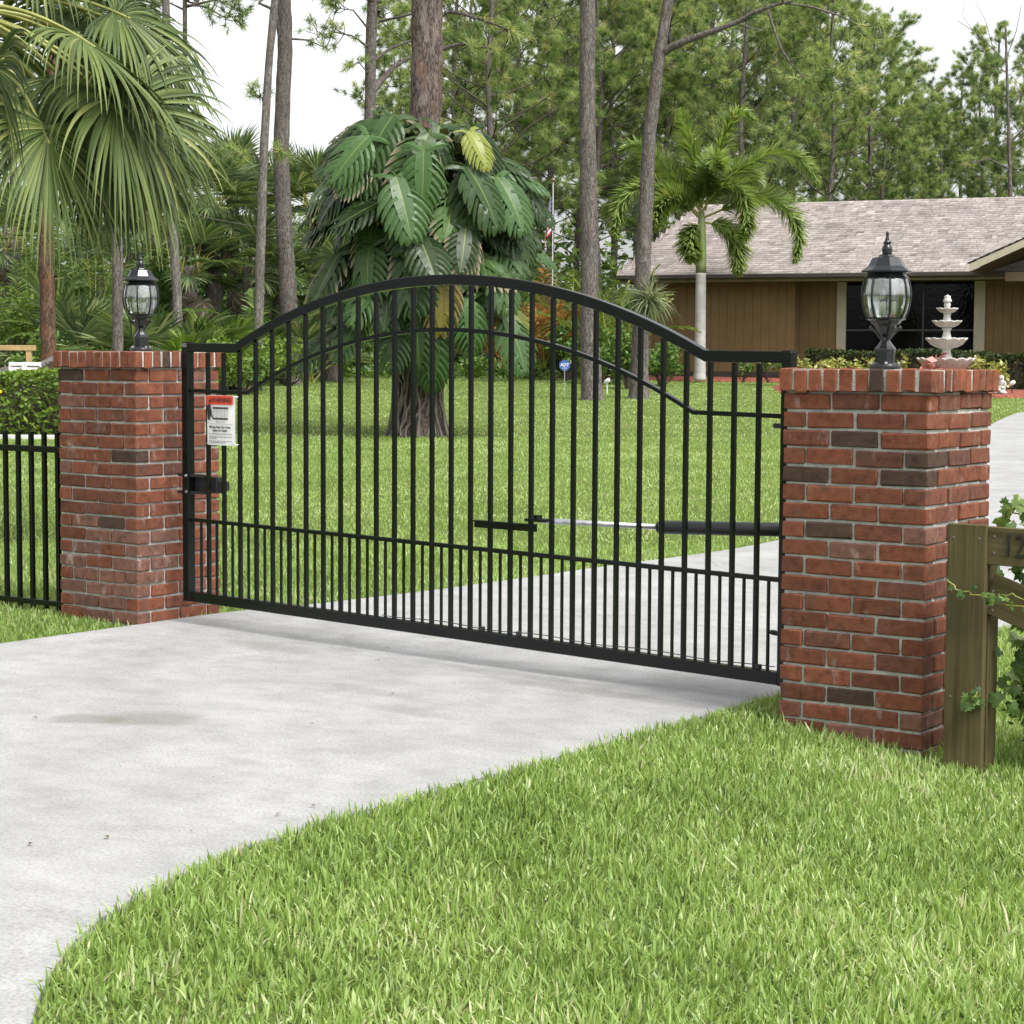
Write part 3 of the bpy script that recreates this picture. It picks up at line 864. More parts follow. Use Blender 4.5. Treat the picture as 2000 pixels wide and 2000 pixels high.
def lantern(label, loc, rz):
    t = thing('pillar_lantern', label, 'lantern', loc, rz)
    ph = PI / 8
    mb = MB(); mb.lathe([(.060, 0), (.061, .006), (.061, .017), (.057, .022), (.046, .023)], 32); base = mb.build('base_plate', BLACKG, t, smooth=True)
    for k in range(4):
        a = k * PI / 2 + .3
        mb = MB(); mb.lathe([(.006, .0225), (.006, .029), (.003, .031)], 8, (.052 * math.cos(a), .052 * math.sin(a), 0)); mb.build('bolt', STEEL, base)
    mb = MB(); mb.lathe([(.044, .022), (.040, .026), (.040, .070), (.043, .078), (.042, .083), (.034, .092), (.026, .103), (.019, .113), (.017, .125), (.021, .130), (.0165, .135)], 8, phase=ph); mb.build('pedestal', BLACKG, t)
    mb = MB(); mb.lathe([(.0165, .134), (.024, .141), (.034, .155), (.044, .170), (.058, .182), (.064, .192), (.078, .197), (.079, .204), (.074, .2045)], 8, phase=ph); mb.build('cup', BLACKG, t)
    for k in range(4):
        a = k * PI / 2 + PI / 4
        ca, sa = math.cos(a), math.sin(a)
        pr = [(.020, .118), (.031, .132), (.047, .150), (.060, .162), (.068, .168), (.071, .163), (.066, .158)]
        mb = MB(); mb.tube([(r_ * ca, r_ * sa, z) for r_, z in pr], [.004, .005, .006, .0065, .006, .005, .003], 6); mb.build('scroll_arm', BLACKG, t)
    A = np.arange(8) * PI / 4 + ph
    for k in range(8):
        a0, a1 = A[k] + .055, A[(k + 1) % 8] - .055 + (2 * PI if k == 7 else 0)
        V = []; F = []
        for (r_, z) in gl_prof:
            e = .968
            for q in range(4):
                u = q / 3; x0, y0 = r_ * e * math.cos(a0), r_ * e * math.sin(a0); x1, y1 = r_ * e * math.cos(a1), r_ * e * math.sin(a1)
                bow = 1 + .05 * math.sin(PI * u)
                V.append(((x0 * (1 - u) + x1 * u) * bow, (y0 * (1 - u) + y1 * u) * bow, z))
        for i in range(len(gl_prof) - 1):
            for q in range(3):
                F.append((i * 4 + q, i * 4 + q + 1, i * 4 + q + 5, i * 4 + q + 4))
        me = bpy.data.meshes.new('glass_pane'); me.from_pydata(V, [], F); me.materials.append(LGLASS); me.polygons.foreach_set('use_smooth', [True] * len(F)); me.update()
        ob('glass_pane', me, t)
        mb = MB(); mb.tube([(r_ * math.cos(A[k]), r_ * math.sin(A[k]), z) for r_, z in gl_prof], .0042, 6); mb.build('rib', BLACKG, t)
    mb = MB(); mb.lathe([(.088, .354), (.089, .361), (.079, .368), (.076, .376), (.08, .381)], 8, phase=ph); mb.build('collar', BLACKG, t)
    mb = MB(); mb.lathe([(.076, .378), (.099, .381), (.100, .386), (.094, .392), (.083, .399), (.074, .406), (.057, .438), (.050, .441), (.033, .444), (.030, .451), (.020, .453)], 8, phase=ph); roof = mb.build('roof', BLACKG, t)
    mb = MB(); mb.lathe([(.020, .452), (.0185, .458), (.021, .470), (.0195, .481), (.013, .489), (.012, .493), (.017, .497), (.016, .501), (.009, .504), (.010, .510), (.0065, .518), (.005, .527), (.0066, .533), (.0062, .539), (.002, .542)], 16); mb.build('finial', BLACKG, roof, smooth=True)
    for k in range(3):
        a = k * 2 * PI / 3 + .4; x, y = .03 * math.cos(a), .03 * math.sin(a)
        mb = MB(); mb.lathe([(.009, .215), (.009, .268)], 10, (x, y, 0)); c = mb.build('candle', BULB, t, smooth=False)
        mb = MB(); mb.lathe([(.005, .268), (.0105, .280), (.0095, .296), (.004, .312), (.001, .318)], 10, (x, y, 0)); mb.build('bulb', mat_glass('bulb_glass', (.95, .95, .93), .05, 1.5, .12) if 'bulb_glass' not in MATS else MATS['bulb_glass'], c, smooth=True)
        mb = MB(); mb.tube([(0, 0, .205), (x * .6, y * .6, .203), (x, y, .214)], .004, 6); mb.build('candle_arm', BRASS, c)
    return t


lantern('black coach lantern on top of the nearer pillar, in front of the house window', (-.305 - .02, .305, RP_TOP - .001), R(12))
cxy = Matrix.Rotation(LPR, 3, 'Z') @ Vector((-PW / 2, PW / 2, 0))
lantern('black coach lantern on top of the farther pillar, in front of dark foliage', (LPX + cxy.x + .02, LPY + cxy.y, LP_TOP - .001), R(-33))

# ------------------------------------------------------------------ iron fence on the far side
fence = thing('iron_fence', 'low black iron picket fence running left from the farther pillar', 'fence', (-5.22, .44, .0))
FE = 9.0
mb = MB(); mb.box((-FE / 2, 0, .925), (FE, .032, .034), ch=.002); mb.build('top_rail', BLACK, fence)
mb = MB(); mb.box((-FE / 2, 0, .075), (FE, .03, .03), ch=.002); mb.build('bottom_rail', BLACK, fence)
for k in range(40):
    x = -.075 - k * .107
    mb = MB(); mb.box((x, 0, .53), (.0235, .0235, .98), ch=.0015); mb.build('picket', BLACK, fence)

# ------------------------------------------------------------------ wooden board fence beside the nearer pillar
wf = thing('board_fence', 'weathered wooden board fence with house number beside the nearer pillar', 'fence', (.21, -.1, 0))
mb = MB(); mb.box((0, 0, .37), (.148, .032, .94), ch=.003); mb.build('upright_board', WOODG, wf)
mb = MB(); mb.box((.03, .075, .36), (.09, .09, .9), ch=.003); mb.build('post', WOODG, wf)
def plank(a, b, h, th, m, name, parent):
    a, b = np.array(a, float), np.array(b, float); L_ = np.linalg.norm(b - a); x = unit(b - a); y = np.array([0, 1.0, 0]); z = np.cross(x, y)
    mb = MB(); mb.box((0, 0, 0), (h, th, L_), ch=.003)
    o = mb.build(name, m, parent, loc=tuple((a + b) / 2)); o.rotation_euler = basis_euler(z, y, x)
    # z of the mesh runs along the plank so the grain follows it
    return o
pl = plank((.072, .012, .765), (2.2, .012, .72), .14, .024, WOODG, 'top_board', wf)
plank((.07, .035, .59), (2.2, .035, -.15), .15, .022, WOODG, 'diagonal_board', wf)
mb = MB(); mb.box((2.2, .02, .37), (.12, .1, .95), ch=.003); mb.build('post', WOODG, wf)
for (x, z) in ((.10, .80), (.10, .74), (.10, .60), (.10, .53), (-.05, .79), (.05, .79), (-.05, .2), (.05, .2)):
    yq = -.0165 if x < .08 else .0
    mb = MB(); mb.lathe([(.0045, -.001), (.0045, .0015), (.002, .002)], 8); o_ = mb.build('nail', ALU, wf, loc=(x, yq, z)); o_.rotation_euler = (PI / 2, 0, 0)
NUM = plain('black_house_number', (0.012, 0.011, 0.010), .4)
text('house_number', '12', NUM, wf, (.178, -.006, .766), .12, (PI / 2, R(1.2), 0), sx=.72, ext=.004, bold=-.0012)

# ------------------------------------------------------------------ vegetation builders
def rand_dirs(n, r_):
    v = r_.normal(size=(n, 3)); return v / np.linalg.norm(v, axis=1)[:, None]


def perp(D, r_):
    q = np.cross(D, rand_dirs(len(D), r_)); return q / (np.linalg.norm(q, axis=1)[:, None] + 1e-9)


class Leaves:
    """accumulates leaf geometry as arrays"""
    def __init__(s):
        s.V = []; s.T = []; s.Q = []; s.r = []; s.n = 0

    def tris(s, A, B, C_, rnd):
        m = len(A); s.V.append(np.stack([A, B, C_], 1).reshape(-1, 3)); s.T.append(np.arange(3 * m).reshape(-1, 3) + s.n); s.r.append(np.repeat(rnd, 3)); s.n += 3 * m

    def quads(s, A, B, C_, D, rnd):
        m = len(A); s.V.append(np.stack([A, B, C_, D], 1).reshape(-1, 4, 3).reshape(-1, 3)); s.Q.append(np.arange(4 * m).reshape(-1, 4) + s.n); s.r.append(np.repeat(rnd, 4)); s.n += 4 * m

    def strips(s, P, Wd, rnd, fold=None):
        """P (m,k,3) centre lines, Wd (m,k,3) half-width vectors -> ribbons (with a centre crease when fold is given)"""
        m, k, _ = P.shape
        if fold is None:
            V = np.stack([P - Wd, P + Wd], 2).reshape(m, k * 2, 3); c = 2
        else:
            V = np.stack([P - Wd, P + fold, P + Wd], 2).reshape(m, k * 3, 3); c = 3
        base = (np.arange(m) * k * c)[:, None]
        qs = []
        for i in range(k - 1):
            for j in range(c - 1):
                q = np.array([i * c + j, i * c + j + 1, (i + 1) * c + j + 1, (i + 1) * c + j]); qs.append(base + q[None])
        s.V.append(V.reshape(-1, 3)); s.Q.append(np.concatenate(qs) + s.n); s.r.append(np.repeat(rnd, k * c)); s.n += m * k * c

    def mesh(s, name, m, smooth=False):
        F = []
        if s.T: F.append(np.concatenate(s.T))
        if s.Q: F.append(np.concatenate(s.Q))
        return mesh_np(name, np.concatenate(s.V), F, np.concatenate(s.r), smooth, [m])


def droop_lines(P, D, length, k, bend, pw=1.3, grav=(0, 0, -1)):
    """centre lines leaving P in direction D and bending under gravity; length (m,), bend (m,)"""
    m = len(P); L_ = np.zeros((m, k, 3)); L_[:, 0] = P; d = D.copy(); g = np.array(grav, float)
    for i in range(1, k):
        t = i / (k - 1)
        d = d + g[None] * (bend * t ** pw)[:, None]; d /= np.linalg.norm(d, axis=1)[:, None]
        L_[:, i] = L_[:, i - 1] + d * (length / (k - 1))[:, None]
    return L_


def trunk_mesh(name, pts, rads, m, n=20, rows=60, rough=.06, plate=7.0, flare=.0, seed=0.):
    pts = np.asarray(pts, float); rads = np.asarray(rads, float)
    s_ = np.concatenate([[0], np.cumsum(np.linalg.norm(np.diff(pts, axis=0), axis=1))]); q = np.linspace(0, s_[-1], rows)
    P = np.stack([np.interp(q, s_, pts[:, i]) for i in range(3)], 1); rr = np.interp(q, s_, rads)
    if flare:
        rr = rr * (1 + flare * np.exp(-q / .25))
    ker = np.array([.25, .5, .25])
    for _ in range(3):
        P[1:-1] = P[:-2] * .25 + P[1:-1] * .5 + P[2:] * .25
    V, F = tube_arrays(P, rr, n)
    cen = np.repeat(P, n, 0); rel = V - cen
    k = np.empty(len(V))
    for i, p in enumerate(V):
        x = Vector((p[0] * plate + seed, p[1] * plate, p[2] * plate * .3))
        d = mnoise.voronoi(x)[0]
        k[i] = min(.5, d[1] - d[0]) * 1.6 - .3 + .5 * mnoise.noise(x * .37)
    V = cen + rel * (1 + rough * k)[:, None]
    me = bpy.data.meshes.new(name); me.from_pydata(V.tolist(), [], F); me.materials.append(m)
    me.polygons.foreach_set('use_smooth', [True] * len(F)); me.update()
    return me


def tuft(L, c, ax, r_, n=34, ln=.26, wd=.010, spread=.85, bright=0.0):
    """one brush of pine needles per row of c / ax"""
    m = len(c)
    C_ = np.repeat(c, n, 0); A = np.repeat(ax, n, 0)
    D = A * .55 + rand_dirs(m * n, r_) * spread + np.array([0, 0, .18]); D /= np.linalg.norm(D, axis=1)[:, None]
    st = C_ + A * r_.uniform(-.07, .07, (m * n, 1))
    lg = r_.uniform(.75, 1.05, (m * n, 1)) * ln
    W_ = perp(D, r_) * wd * .5
    tip = st + D * lg; tip[:, 2] -= lg[:, 0] * .12
    tone = np.clip(np.repeat(r_.uniform(.05, .95, m), n) + r_.normal(0, .12, m * n) + bright, 0, 1)
    L.tris(st - W_, st + W_, tip, tone)


def branch_line(p, az, el, ln, r_, k=7, lift=.08):
    d = np.array([math.cos(az) * math.cos(el), math.sin(az) * math.cos(el), math.sin(el)])
    pts = [np.array(p, float)]
    for _ in range(k - 1):
        d = unit(d + r_.normal(0, .13, 3) + np.array([0, 0, lift])); pts.append(pts[-1] + d * ln / (k - 1))
    return np.array(pts)


def clothe(L, wood, pts, r_, rad, tn, tl=.26, dens=1.0, sub=True, bright=0.0, wd=.015, tsp=.85):
    """twigs and needle brushes along the outer part of a branch"""
    ln = np.linalg.norm(np.diff(pts, axis=0), axis=1).sum()
    wood.append((pts, np.linspace(rad, rad * .25, len(pts))))
    cs = []; axs = []
    n = max(3, int(ln * 4.4 * dens))
    for i in range(n):
        u = (.42 + .58 * r_.uniform(0, 1) ** .6) if i else 1.0
        x = u * (len(pts) - 1); a = min(int(x), len(pts) - 2); p = pts[a] + (pts[a + 1] - pts[a]) * (x - a); d = unit(pts[a + 1] - pts[a])
        if sub and i:
            dd = unit(d * .6 + rand_dirs(1, r_)[0] * .85 + np.array([0, 0, .25])); tl_ = r_.uniform(.22, .70) * min(1, ln / 2.0)
            q = p + dd * tl_ * .5 + np.array([0, 0, -.03]); e = p + dd * tl_ + np.array([0, 0, .04])
            wood.append((np.array([p, q, e]), np.array([rad * .3, rad * .22, rad * .12]) + .003))
            for v in (.7, 1.0):
                cs.append(p + (e - p) * v + r_.normal(0, .05, 3)); axs.append(unit(dd + r_.normal(0, .35, 3)))
        else:
            cs.append(p); axs.append(d)
    tuft(L, np.array(cs), np.array(axs), r_, tn, tl, bright=bright, wd=wd, spread=tsp)


def wood_mesh(name, wood, m, n=5):
    V = []; F = []; c = 0
    for pts, rad in wood:
        v, f = tube_arrays(pts, rad, n, False); V.append(v); F += [tuple(i + c for i in q) for q in f]; c += len(v)
    me = bpy.data.meshes.new(name); me.from_pydata(np.concatenate(V).tolist(), [], F); me.materials.append(m)
    me.polygons.foreach_set('use_smooth', [True] * len(F)); me.update()
    return me


def pine_proto(seed, H, start, nb, rad, rmax, tn=30, m=NEEDLE, dens=1.0, tl=.27):
    """a whole pine: trunk, branches and crown meshes, base at the origin"""
    r_ = np.random.default_rng(seed); L = Leaves(); wood = []
    lean = r_.normal(0, .012, 2); pts = []
    for i in range(9):
        z = H * i / 8; pts.append((lean[0] * z + .10 * math.sin(i * 1.3 + seed), lean[1] * z + .08 * math.cos(i * 1.7 + seed), z))
    pts = np.array(pts); rads = np.linspace(rad, rad * .22, 9)
    tm = trunk_mesh('trunk', pts, rads, BARK, 12, 46, .10, 6.0, .25, seed)
    for i in range(nb):
        u = start + (1 - start) * (i + r_.uniform(0, 1)) / nb
        z = H * min(u, .985); x = np.interp(z, pts[:, 2], pts[:, 0]); y = np.interp(z, pts[:, 2], pts[:, 1])
        v = (u - start) / (1 - start); prof = (math.sin(PI * min(1, .25 + v * .8)) ** .8)
        ln = rmax * prof * r_.uniform(.65, 1.15) + .35
        b = branch_line((x, y, z), i * 2.4 + r_.uniform(-.5, .5), R(r_.uniform(-8, 22) + 30 * v), ln, r_)
        clothe(L, wood, b, r_, .012 + .016 * ln / rmax * (1.3 - v), tn, tl, dens)
    return tm, wood_mesh('branches', wood, TWIG, 5), L.mesh('crown', m)


def tree_from(proto, label, loc, rz=0.0, scale=1.0, group=None, name='pine_tree'):
    t = thing(name, label, 'tree', tuple(loc), rz, group)
    t.scale = (scale, scale, scale)
    for nm, me in zip(('trunk', 'branches', 'crown'), proto):
        ob(nm, me, t)
    return t


def fan_frond(r_, hast, axis, up, Rl=1.0, nseg=54, spread=118, bend=.16, pet_from=None, cup=.25, wmax=.034, k=8, tone=0.0):
    """costapalmate fan leaf; returns (leaf mesh builder, petiole points)"""
    L = Leaves(); axis = unit(axis); up = unit(np.asarray(up) - axis * (axis @ np.asarray(up))); side = np.cross(axis, up)
    a = np.radians(np.linspace(-spread, spread, nseg) + r_.normal(0, 1.0, nseg))
    D = np.cos(a)[:, None] * axis + np.sin(a)[:, None] * side + (cup * np.abs(np.sin(a)) - .10)[:, None] * up
    D /= np.linalg.norm(D, axis=1)[:, None]
    ln = Rl * (1 - .30 * (np.abs(a) / np.radians(spread)) ** 2) * r_.uniform(.9, 1.06, nseg)
    st = np.repeat(np.asarray(hast, float)[None], nseg, 0) + axis * (.10 * Rl * np.cos(a / 2) ** 4)[:, None]
    P = droop_lines(st, D, ln, k, bend * r_.uniform(.6, 1.5, nseg), 1.7)
    t = np.linspace(0, 1, k)
    wprof = np.minimum(t * Rl * math.radians(2 * spread) / nseg * .56, wmax * np.clip((1.02 - t) * 1.5, 0, 1) ** 1.1 + .0012)
    tang = np.gradient(P, axis=1); tang /= np.linalg.norm(tang, axis=2)[..., None] + 1e-9
    nrm = np.broadcast_to(up, P.shape); sd_ = np.cross(tang, nrm); sd_ /= np.linalg.norm(sd_, axis=2)[..., None] + 1e-9
    tw = r_.normal(0, .35, nseg)[:, None, None] * t[None, :, None]
    sd_ = sd_ * np.cos(tw) + np.cross(tang, sd_) * np.sin(tw)
    n2 = np.cross(sd_, tang)
    Wd = sd_ * wprof[None, :, None]
    L.strips(P, Wd, np.clip(r_.normal(.45, .27, nseg) + tone, 0, 1), fold=-n2 * wprof[None, :, None] * .55)
    return L


def pinnate(r_, P0, d0, length, bend, nleaf, leaf, width, mode='flat', k=16, tone=0.0, arc_pts=None):
    """feather frond; mode 'flat' keeps leaflets in two ranks, 'plume' sets them all round"""
    L = Leaves()
    rach = droop_lines(np.asarray(P0, float)[None], unit(d0)[None], np.array([length]), k, np.array([bend]), 1.5 if mode == 'plume' else .8)[0]
    if arc_pts is not None:
        A_ = np.asarray(arc_pts, float)
        for _ in range(3):                       # corner cutting
            A_ = np.vstack([A_[:1]] + [np.array([.75 * a + .25 * b, .25 * a + .75 * b]) for a, b in zip(A_[:-1], A_[1:])] + [A_[-1:]])
        sl_ = np.concatenate([[0], np.cumsum(np.linalg.norm(np.diff(A_, axis=0), axis=1))]); k = 28; q_ = np.linspace(0, sl_[-1], k)
        rach = np.stack([np.interp(q_, sl_, A_[:, i]) for i in range(3)], 1)
    u = np.linspace(.12, 1, nleaf); x = u * (k - 1); i0 = np.minimum(x.astype(int), k - 2); fr = (x - i0)[:, None]
    P = rach[i0] * (1 - fr) + rach[i0 + 1] * fr; T = rach[i0 + 1] - rach[i0]; T /= np.linalg.norm(T, axis=1)[:, None]
    side = np.cross(T, np.array([0, 0, 1.0])); side /= np.linalg.norm(side, axis=1)[:, None] + 1e-9; up = np.cross(side, T)
    if mode == 'flat':
        sg = np.where(np.arange(nleaf) % 2 == 0, 1, -1)[:, None]
        D = side * sg * .8 + T * .65 + up * r_.uniform(.05, .45, (nleaf, 1))
    else:
        a = (np.arange(nleaf) * 2.4 + r_.normal(0, .3, nleaf))[:, None]
        D = (side * np.cos(a) + up * np.sin(a)) * .85 + T * .62
    D += r_.normal(0, .08, D.shape); D /= np.linalg.norm(D, axis=1)[:, None]
    ln = leaf * (np.sin(PI * np.clip(u * .86 + .12, 0, 1)) ** .6) * r_.uniform(.8, 1.12, nleaf)
    C_ = droop_lines(P, D, ln, 4, np.full(nleaf, .22 if mode == 'flat' else .14), 1.0)
    W_ = np.cross(D, T); W_ /= np.linalg.norm(W_, axis=1)[:, None] + 1e-9
    wp = np.array([.5, 1, .75, .08]) * width
    L.strips(C_, W_[:, None, :] * wp[None, :, None], np.clip(r_.normal(.45, .2, nleaf) + tone, 0, 1))
    return L, rach


def leaf_cloud(L, c, sizes, r_, aspect=.5, updir=.4):
    """diamond leaves at c"""
    m = len(c); D = rand_dirs(m, r_); D[:, 2] = D[:, 2] * .6 + r_.uniform(-.2, updir, m); D /= np.linalg.norm(D, axis=1)[:, None]
    W_ = perp(D, r_); s_ = sizes[:, None]
    bow = np.cross(D, W_) * s_ * .12
    L.quads(c - D * s_ * .5, c + W_ * s_ * aspect * .5 + bow, c + D * s_ * .5, c - W_ * s_ * aspect * .5 + bow, np.clip(r_.normal(.5, .22, m), 0, 1))


def shrub(name, label, loc, size, n, leaf, m, cat='shrub', seed=1, group=None, stems=10, updir=.5, shell=.55, aspect=.5):
    """leafy bush: uneven lobes of leaves round a set of stems"""
    r_ = np.random.default_rng(seed); t = thing(name, label, cat, tuple(loc), 0, group)
    sx, sy, sz = size; nb = 9
    cen = np.stack([r_.uniform(-.62, .62, nb) * sx / 2, r_.uniform(-.62, .62, nb) * sy / 2, r_.uniform(.3, .78, nb) * sz], 1); rr = r_.uniform(.28, .52, nb)
    pick = r_.integers(0, nb, n); d = rand_dirs(n, r_); rad = (r_.uniform(0, 1, n) ** shell)[:, None]
    c = cen[pick] + d * rad * rr[pick][:, None] * np.array([sx * .62, sy * .62, sz * .52]); c[:, 2] = np.abs(c[:, 2])
    L = Leaves(); leaf_cloud(L, c, leaf * r_.uniform(.6, 1.25, n), r_, aspect, updir)
    ob('foliage', L.mesh('foliage', m), t)
    wood = [(np.array([(0, 0, -.05), cen[i % nb] * .5 + r_.normal(0, .05, 3), cen[i % nb]]), np.array([.02, .014, .006]) * max(.5, sz)) for i in range(stems)]
    ob('stems', wood_mesh('stems', wood, TWIG), t)
    return t


def hedge_mesh(name, Lx, Dy, H, leaf, m, seed, per=900):
    r_ = np.random.default_rng(seed); area = Lx * H * 2 + Lx * Dy + 2 * Dy * H; n = int(area * per); L = Leaves()
    w_ = np.array([Lx * H, Lx * H, Lx * Dy, Dy * H, Dy * H]); f = r_.choice(5, n, p=w_ / w_.sum()); u, v = r_.uniform(-.5, .5, n), r_.uniform(0, 1, n); dp = r_.exponential(.05, n)
    x = np.where(f < 3, u * Lx, np.where(f == 3, -Lx / 2 + dp, Lx / 2 - dp)); y = np.where(f == 0, -Dy / 2 + dp, np.where(f == 1, Dy / 2 - dp, u * Dy)); y = np.where(f == 2, (v - .5) * Dy, y)
    z = np.where(f == 2, H - dp, v * H); x = np.where(f >= 3, x, u * Lx)
    c = np.stack([x, y, z], 1) + r_.normal(0, .018, (n, 3)); c[:, 2] += .03 * np.sin(c[:, 0] * 2.3) * (c[:, 2] / H)
    leaf_cloud(L, c, leaf * r_.uniform(.6, 1.3, n), r_, .55, .7)
    return L.mesh(name, m)


def sabal_set(seed, n, Rl, m, bend, tone=0.0):
    return [fan_frond(np.random.default_rng(seed + i), (0, 0, 0), (1, 0, .05), (0, 0, 1), Rl, 34, 112, bend, cup=.3, k=6, wmax=.034, tone=tone).mesh('frond', m) for i in range(n)]

# ------------------------------------------------------------------ the house
HO = np.array([-23.19, 34.17]); HZ = 1.05; HA = R(12.81)
house = thing('house', 'single-storey brown house with grey shingle roof behind the lawn', 'house', (HO[0], HO[1], HZ), HA)
SIDING = plain('brown_siding', (0.168, 0.112, 0.048), .85, var=.10, nscale=2.5, bump=.35, bscale=50)
TRIM = plain('cream_trim', (0.40, 0.365, 0.27), .7, var=.08)
SOFFIT = plain('dark_brown_soffit', (0.085, 0.06, 0.03), .8, var=.1)
GUTTER = plain('brown_gutter', (0.045, 0.035, 0.028), .45, var=.15)
OLIVE = plain('olive_fascia', (0.13, 0.105, 0.05), .7, var=.1)
DARKROOM = plain('dark_room', (0.030, 0.032, 0.032), .9, var=.1)  # near-black colour paints in the darkness of the unlit room
WGLASS = mat_glass('window_glass', (.45, .48, .48), .02, .55, .0)
EZ = 3.475 - HZ; RZ = 5.56 - HZ; RY = 5.5; RX = .34; XR = 17.0
for (x0, x1, y) in ((.40, 4.14, .8), (4.14, 5.05, 1.3), (8.54, 16.4, 1.3)):
    n = max(1, round((x1 - x0) / .203)); wd = (x1 - x0) / n
    for i in range(n):
        mb = MB(); mb.box((x0 + wd * (i + .5), y, (EZ - .08) / 2), (wd - .005, .024, EZ - .08), ch=.003); mb.build('siding_board', SIDING, house)
mb = MB()
mb.box((2.27, .86, (EZ - .10) / 2 - .1), (3.72, .10, EZ + .1)); mb.box((4.59, 1.36, (EZ - .10) / 2 - .1), (.95, .10, EZ + .1)); mb.box((12.47, 1.36, (EZ - .1) / 2 - .1), (7.86, .10, EZ + .1))
mb.box((4.095, 1.09, (EZ - .1) / 2 - .1), (.09, .45, EZ + .1)); mb.box((.46, 5.4, (EZ - .1) / 2 - .1), (.1, 9.2, EZ + .1)); mb.box((6.79, 1.36, .2), (3.53, .1, .5)); mb.box((6.79, 1.37, EZ - .15), (3.53, .1, .2))
mb.build('wall', SIDING, house)
mb = MB(); mb.box((4.115, .80, (EZ - .08) / 2), (.05, .03, EZ - .08)); mb.build('corner_board', SIDING, house)
mb = MB(); mb.box((2.27, .775, .06), (3.72, .05, .12)); mb.box((4.59, 1.275, .06), (.9, .05, .12)); mb.build('skirting', GUTTER, house)
win = thing_win = ob('window', None, house)
WZ0, WZ1 = 1.45 - HZ, 3.30 - HZ
for x0, x1, nm in ((5.05, 5.27, 'frame'), (8.29, 8.54, 'frame')):
    mb = MB(); mb.box(((x0 + x1) / 2, 1.27, (WZ0 + WZ1) / 2 - .1), (x1 - x0, .09, WZ1 - WZ0 + .28), ch=.004); mb.build(nm, TRIM, win)
mb = MB(); mb.box((6.79, 1.27, WZ1 + .05), (3.0, .08, .09), ch=.004); mb.build('head_frame', OLIVE, win)
mb = MB(); mb.box((6.79, 1.26, WZ0 - .05), (3.04, .12, .07), ch=.004); mb.build('sill', TRIM, win)
ALUF = plain('bronze_window_bar', (0.035, 0.037, 0.038), .45, var=.1)
for zz0, zz1 in ((WZ0, 1.10), (1.14, WZ1)):
    for x0, x1 in ((5.28, 7.08), (7.12, 8.28)):
        mb = MB(); mb.box(((x0 + x1) / 2, 1.30, (zz0 + zz1) / 2), (x1 - x0, .006, zz1 - zz0)); mb.build('pane', WGLASS, win)
mb = MB(); mb.box((6.79, 1.295, 1.12), (3.04, .03, .04)); mb.build('mullion', ALUF, win)
mb = MB(); mb.box((7.10, 1.297, (WZ0 + WZ1) / 2), (.04, .028, WZ1 - WZ0)); mb.build('mullion', ALUF, win)
mb = MB(); mb.box((6.79, 3.4, 1.2), (3.4, .05, 2.6)); mb.box((6.79, 2.4, -.02), (3.4, 2, .05)); mb.box((6.79, 2.4, 2.45), (3.4, 2, .05)); mb.box((5.07, 2.4, 1.2), (.05, 2, 2.5)); mb.box((8.52, 2.4, 1.2), (.05, 2, 2.5))
mb.build('room', DARKROOM, win)
# roof: deck, gutter, fascia, soffit and shingles
roof = ob('roof', None, house)
mb = MB()
V = np.array([(0, 0, EZ), (XR, 0, EZ), (XR, RY, RZ), (RX, RY, RZ), (0, 2 * RY, EZ), (XR, 2 * RY, EZ)]) - np.array([0, 0, .03])
mb.add(V, [(0, 1, 2, 3), (3, 2, 5, 4), (0, 3, 4)]); mb.build('deck', GUTTER, roof)
mb = MB(); mb.box((XR / 2, -.05, EZ - .055), (XR + .1, .11, .10), ch=.012); mb.box((-.05, RY, EZ - .055), (.1, 2 * RY, .10), ch=.012); mb.build('gutter', GUTTER, roof)
mb = MB(); mb.box((XR / 2, .02, EZ - .135), (XR, .03, .10)); mb.box((.02, RY, EZ - .135), (.03, 2 * RY, .10)); mb.build('fascia', OLIVE, roof)
mb = MB(); mb.box((XR / 2, .7, EZ - .16), (XR - .1, 1.35, .02)); mb.build('soffit', SOFFIT, roof)


def mat_shingle():
    m, t, o = newmat('shingle')
    p = N(t, 'ShaderNodeBsdfPrincipled', Roughness=0.92); p.inputs['Specular IOR Level'].default_value = 0.15
    a = N(t, 'ShaderNodeAttribute'); a.attribute_name = 'rnd'
    r = ramp(t, [(0.0, (0.17, 0.15, 0.138)), (0.3, (0.255, 0.228, 0.212)), (0.6, (0.31, 0.28, 0.262)), (0.85, (0.375, 0.342, 0.322)), (1.0, (0.43, 0.395, 0.37))]); t.links.new(a.outputs['Fac'], r.inputs[0])
    g = t.nodes.new('ShaderNodeNewGeometry'); n = N(t, 'ShaderNodeTexNoise', Scale=1.4, Detail=5.); t.links.new(g.outputs['Position'], n.inputs['Vector'])
    q = ramp(t, [(0.3, (.82, .82, .82)), (0.7, (1.12, 1.10, 1.08))]); t.links.new(n.outputs['Fac'], q.inputs[0])
    t.links.new(mix(t, 1., r.outputs[0], q.outputs[0], 'MULTIPLY'), p.inputs['Base Color'])
    t.links.new(p.outputs[0], o.inputs[0])
    return m


SHING = mat_shingle()
r_ = np.random.default_rng(3)


